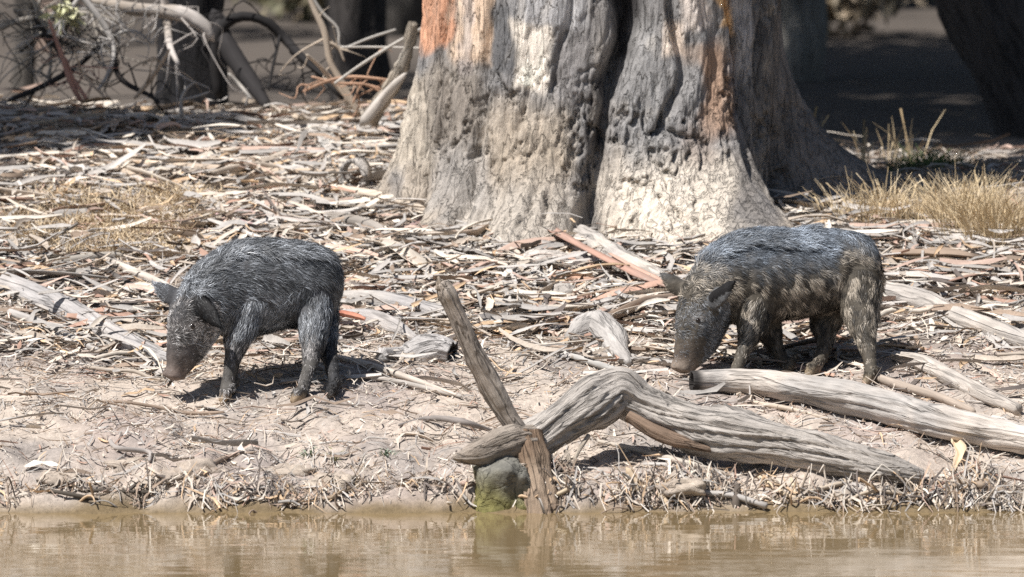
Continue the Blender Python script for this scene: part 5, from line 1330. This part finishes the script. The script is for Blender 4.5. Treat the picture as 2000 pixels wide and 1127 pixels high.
for k, (px, py, col) in enumerate(((600, 888, (0.22, 0.28, 0.19)), (655, 892, (0.30, 0.29, 0.15)), (752, 886, (0.26, 0.32, 0.24)))):
    p = at(px, py)
    v, f, c = blades(p, 34, r, 0.032, 0.012, 1.3, 0.003, cols=(col, np.array(col) * 1.3), heads=0)
    put('green_sprig', v, f, M_LEAF, c, label='tiny green sprig sprouting from the pale beach clay', cat='plant', group='green sprigs on the beach', smooth=False, origin=p)

# ------------------------------------------------------------------ roots and twigs at the water's edge
r = np.random.default_rng(77)
WT = [
 ('forked_root', [[(1228, 920, 7, 0.12), (1244, 945, 8, 0.10), (1244, 980, 7, 0.06), (1240, 1015, 6, 0.03)], [(1250, 945, 5, 0.1), (1285, 965, 7, 0.07), (1308, 990, 7, 0.04), (1318, 1020, 6, 0.02)], [(1270, 940, 4, 0.14), (1290, 952, 4, 0.1), (1300, 968, 3, 0.08)]], 'tan forked root dipping two prongs into the water', (0.55, 0.43, 0.30)),
 ('bent_root', [[(1918, 948, 8, 0.22), (1880, 944, 9, 0.16), (1864, 958, 9, 0.10), (1864, 1010, 9, 0.03)], [(1960, 960, 7, 0.2), (1900, 946, 6, 0.2)]], 'brown bent root standing in the water below the bark scrap', (0.36, 0.28, 0.21)),
 ('dark_root', [[(1440, 948, 5, 0.16), (1438, 972, 9, 0.10), (1440, 1012, 8, 0.04)]], 'short dark root post at the water edge', (0.14, 0.115, 0.095)),
 ('twig_spray', [[(1480, 930, 4, 0.18), (1540, 968, 4.5, 0.10), (1610, 985, 3, 0.06)], [(1545, 930, 3, 0.15), (1552, 965, 4, 0.1), (1550, 1000, 3, 0.05)]], 'spray of straw-coloured twigs between the dark root post and driftwood tip', (0.58, 0.47, 0.34)),
 ('twig_spray', [[(1580, 960, 4, 0.12), (1640, 945, 5, 0.16), (1700, 935, 4, 0.2)], [(1640, 990, 3.5, 0.06), (1700, 960, 4, 0.12), (1790, 970, 3, 0.1), (1840, 990, 2.5, 0.06)]], 'pale arched twigs under the driftwood\'s tapering tip', (0.55, 0.46, 0.36)),
 ('twig_spray', [[(1090, 965, 4, 0.08), (1120, 955, 5, 0.10), (1160, 975, 4.5, 0.08), (1178, 1000, 3.5, 0.05)], [(1100, 945, 3, 0.12), (1135, 975, 4, 0.08), (1140, 1000, 3, 0.05)]], 'straw-coloured twigs beside the driftwood\'s water leg', (0.60, 0.49, 0.35)),
 ('dark_twig', [[(1105, 900, 3.5, 0.16), (1085, 930, 4, 0.13), (1075, 965, 3, 0.1)], [(1330, 935, 3.5, 0.13), (1270, 955, 3.5, 0.1), (1190, 980, 2.5, 0.07)]], 'dark twigs crossing the mossy patch of the bank', (0.17, 0.14, 0.12)),
 ('twig_spray', [[(620, 988, 3, 0.04), (655, 968, 4, 0.08), (690, 950, 4, 0.10), (720, 940, 3, 0.14)], [(700, 925, 3, 0.16), (690, 955, 3.5, 0.1), (660, 985, 3, 0.05)]], 'curved brown twigs on the clay lip below the green sprigs', (0.36, 0.28, 0.20)),
 ('dark_twig', [[(80, 955, 3, 0.08), (150, 968, 4.5, 0.06), (230, 985, 5, 0.04), (300, 990, 3, 0.03)], [(120, 965, 3, 0.06), (180, 958, 4, 0.08), (290, 962, 3, 0.08)]], 'black twigs heaped on the wet lip of the clay', (0.09, 0.075, 0.06)),
 ('dark_twig', [[(480, 970, 3, 0.05), (500, 955, 4, 0.08), (512, 948, 3, 0.1)], [(255, 955, 3.5, 0.08), (268, 945, 4, 0.1), (300, 938, 3, 0.12)]], 'short blackish twigs stuck in the pale clay lip', (0.12, 0.1, 0.085)),
]
for k, (nm, segs, label, col) in enumerate(WT):
    segs2 = []
    for sg in segs:
        o = []
        for (px, py, rp, Y) in sg:
            p = onY(px, py, Y); gz = float(ground(p[0], p[1]))
            if p[2] < gz - 0.004 and py < 975:           # keep it on top of the bank
                q = at(px, py); Y = q[1] - 0.02
            o.append((px, py, rp, Y))
        segs2.append(o)
    branch_thing(nm, label, segs2, col, 200 + k, cat='root' if 'root' in nm else 'twig', twigs=3, tw_len=0.09, tw_r=0.0022, seg=10, n=26)
EG = 'fine roots along the water edge'
for k in range(110):
    px = r.uniform(0, 2000) if k < 50 else r.uniform(1090, 1950)
    py = r.uniform(948, 1000)
    p = at(px, py)
    if p[1] < -0.05: continue
    up = r.random() < 0.45
    ln = r.uniform(0.05, 0.14)
    a = r.uniform(0, math.pi * 2); el = r.uniform(0.6, 1.3) if up else r.uniform(-0.1, 0.4)
    d = np.array([math.cos(a) * math.cos(el), -abs(math.sin(a)) * math.cos(el) * 0.6, math.sin(el)])
    e = r.normal(size=(2, 3)) * ln * 0.12
    P = np.array([p - d * 0.02, p + d * ln * 0.35 + e[0], p + d * ln * 0.7 + e[1], p + d * ln + np.array([0, -0.01, -0.02])])
    w = r.uniform(0.0022, 0.0055)
    vv, ff, gg = tube_data(P, [w, w * 0.9, w * 0.75, w * 0.4], seg=6, n=9, rough=0.25, rscale=25, seed=k)
    ci = [2, 3, 2, 5, 6, 4, 0][r.integers(0, 7)]
    nmz = {0: 'grey', 2: 'tan', 3: 'cream', 4: 'orange-tan', 5: 'brown', 6: 'blackish'}[ci]
    put('fine_root', vv, ff, M_STICK, tint(vv, PAL[ci] * 0.95, 0.2, 9, k % 40), gg, label='%s fine root poking from the wet lip of the bank' % nmz, cat='root', group='%s %s' % (nmz, EG))
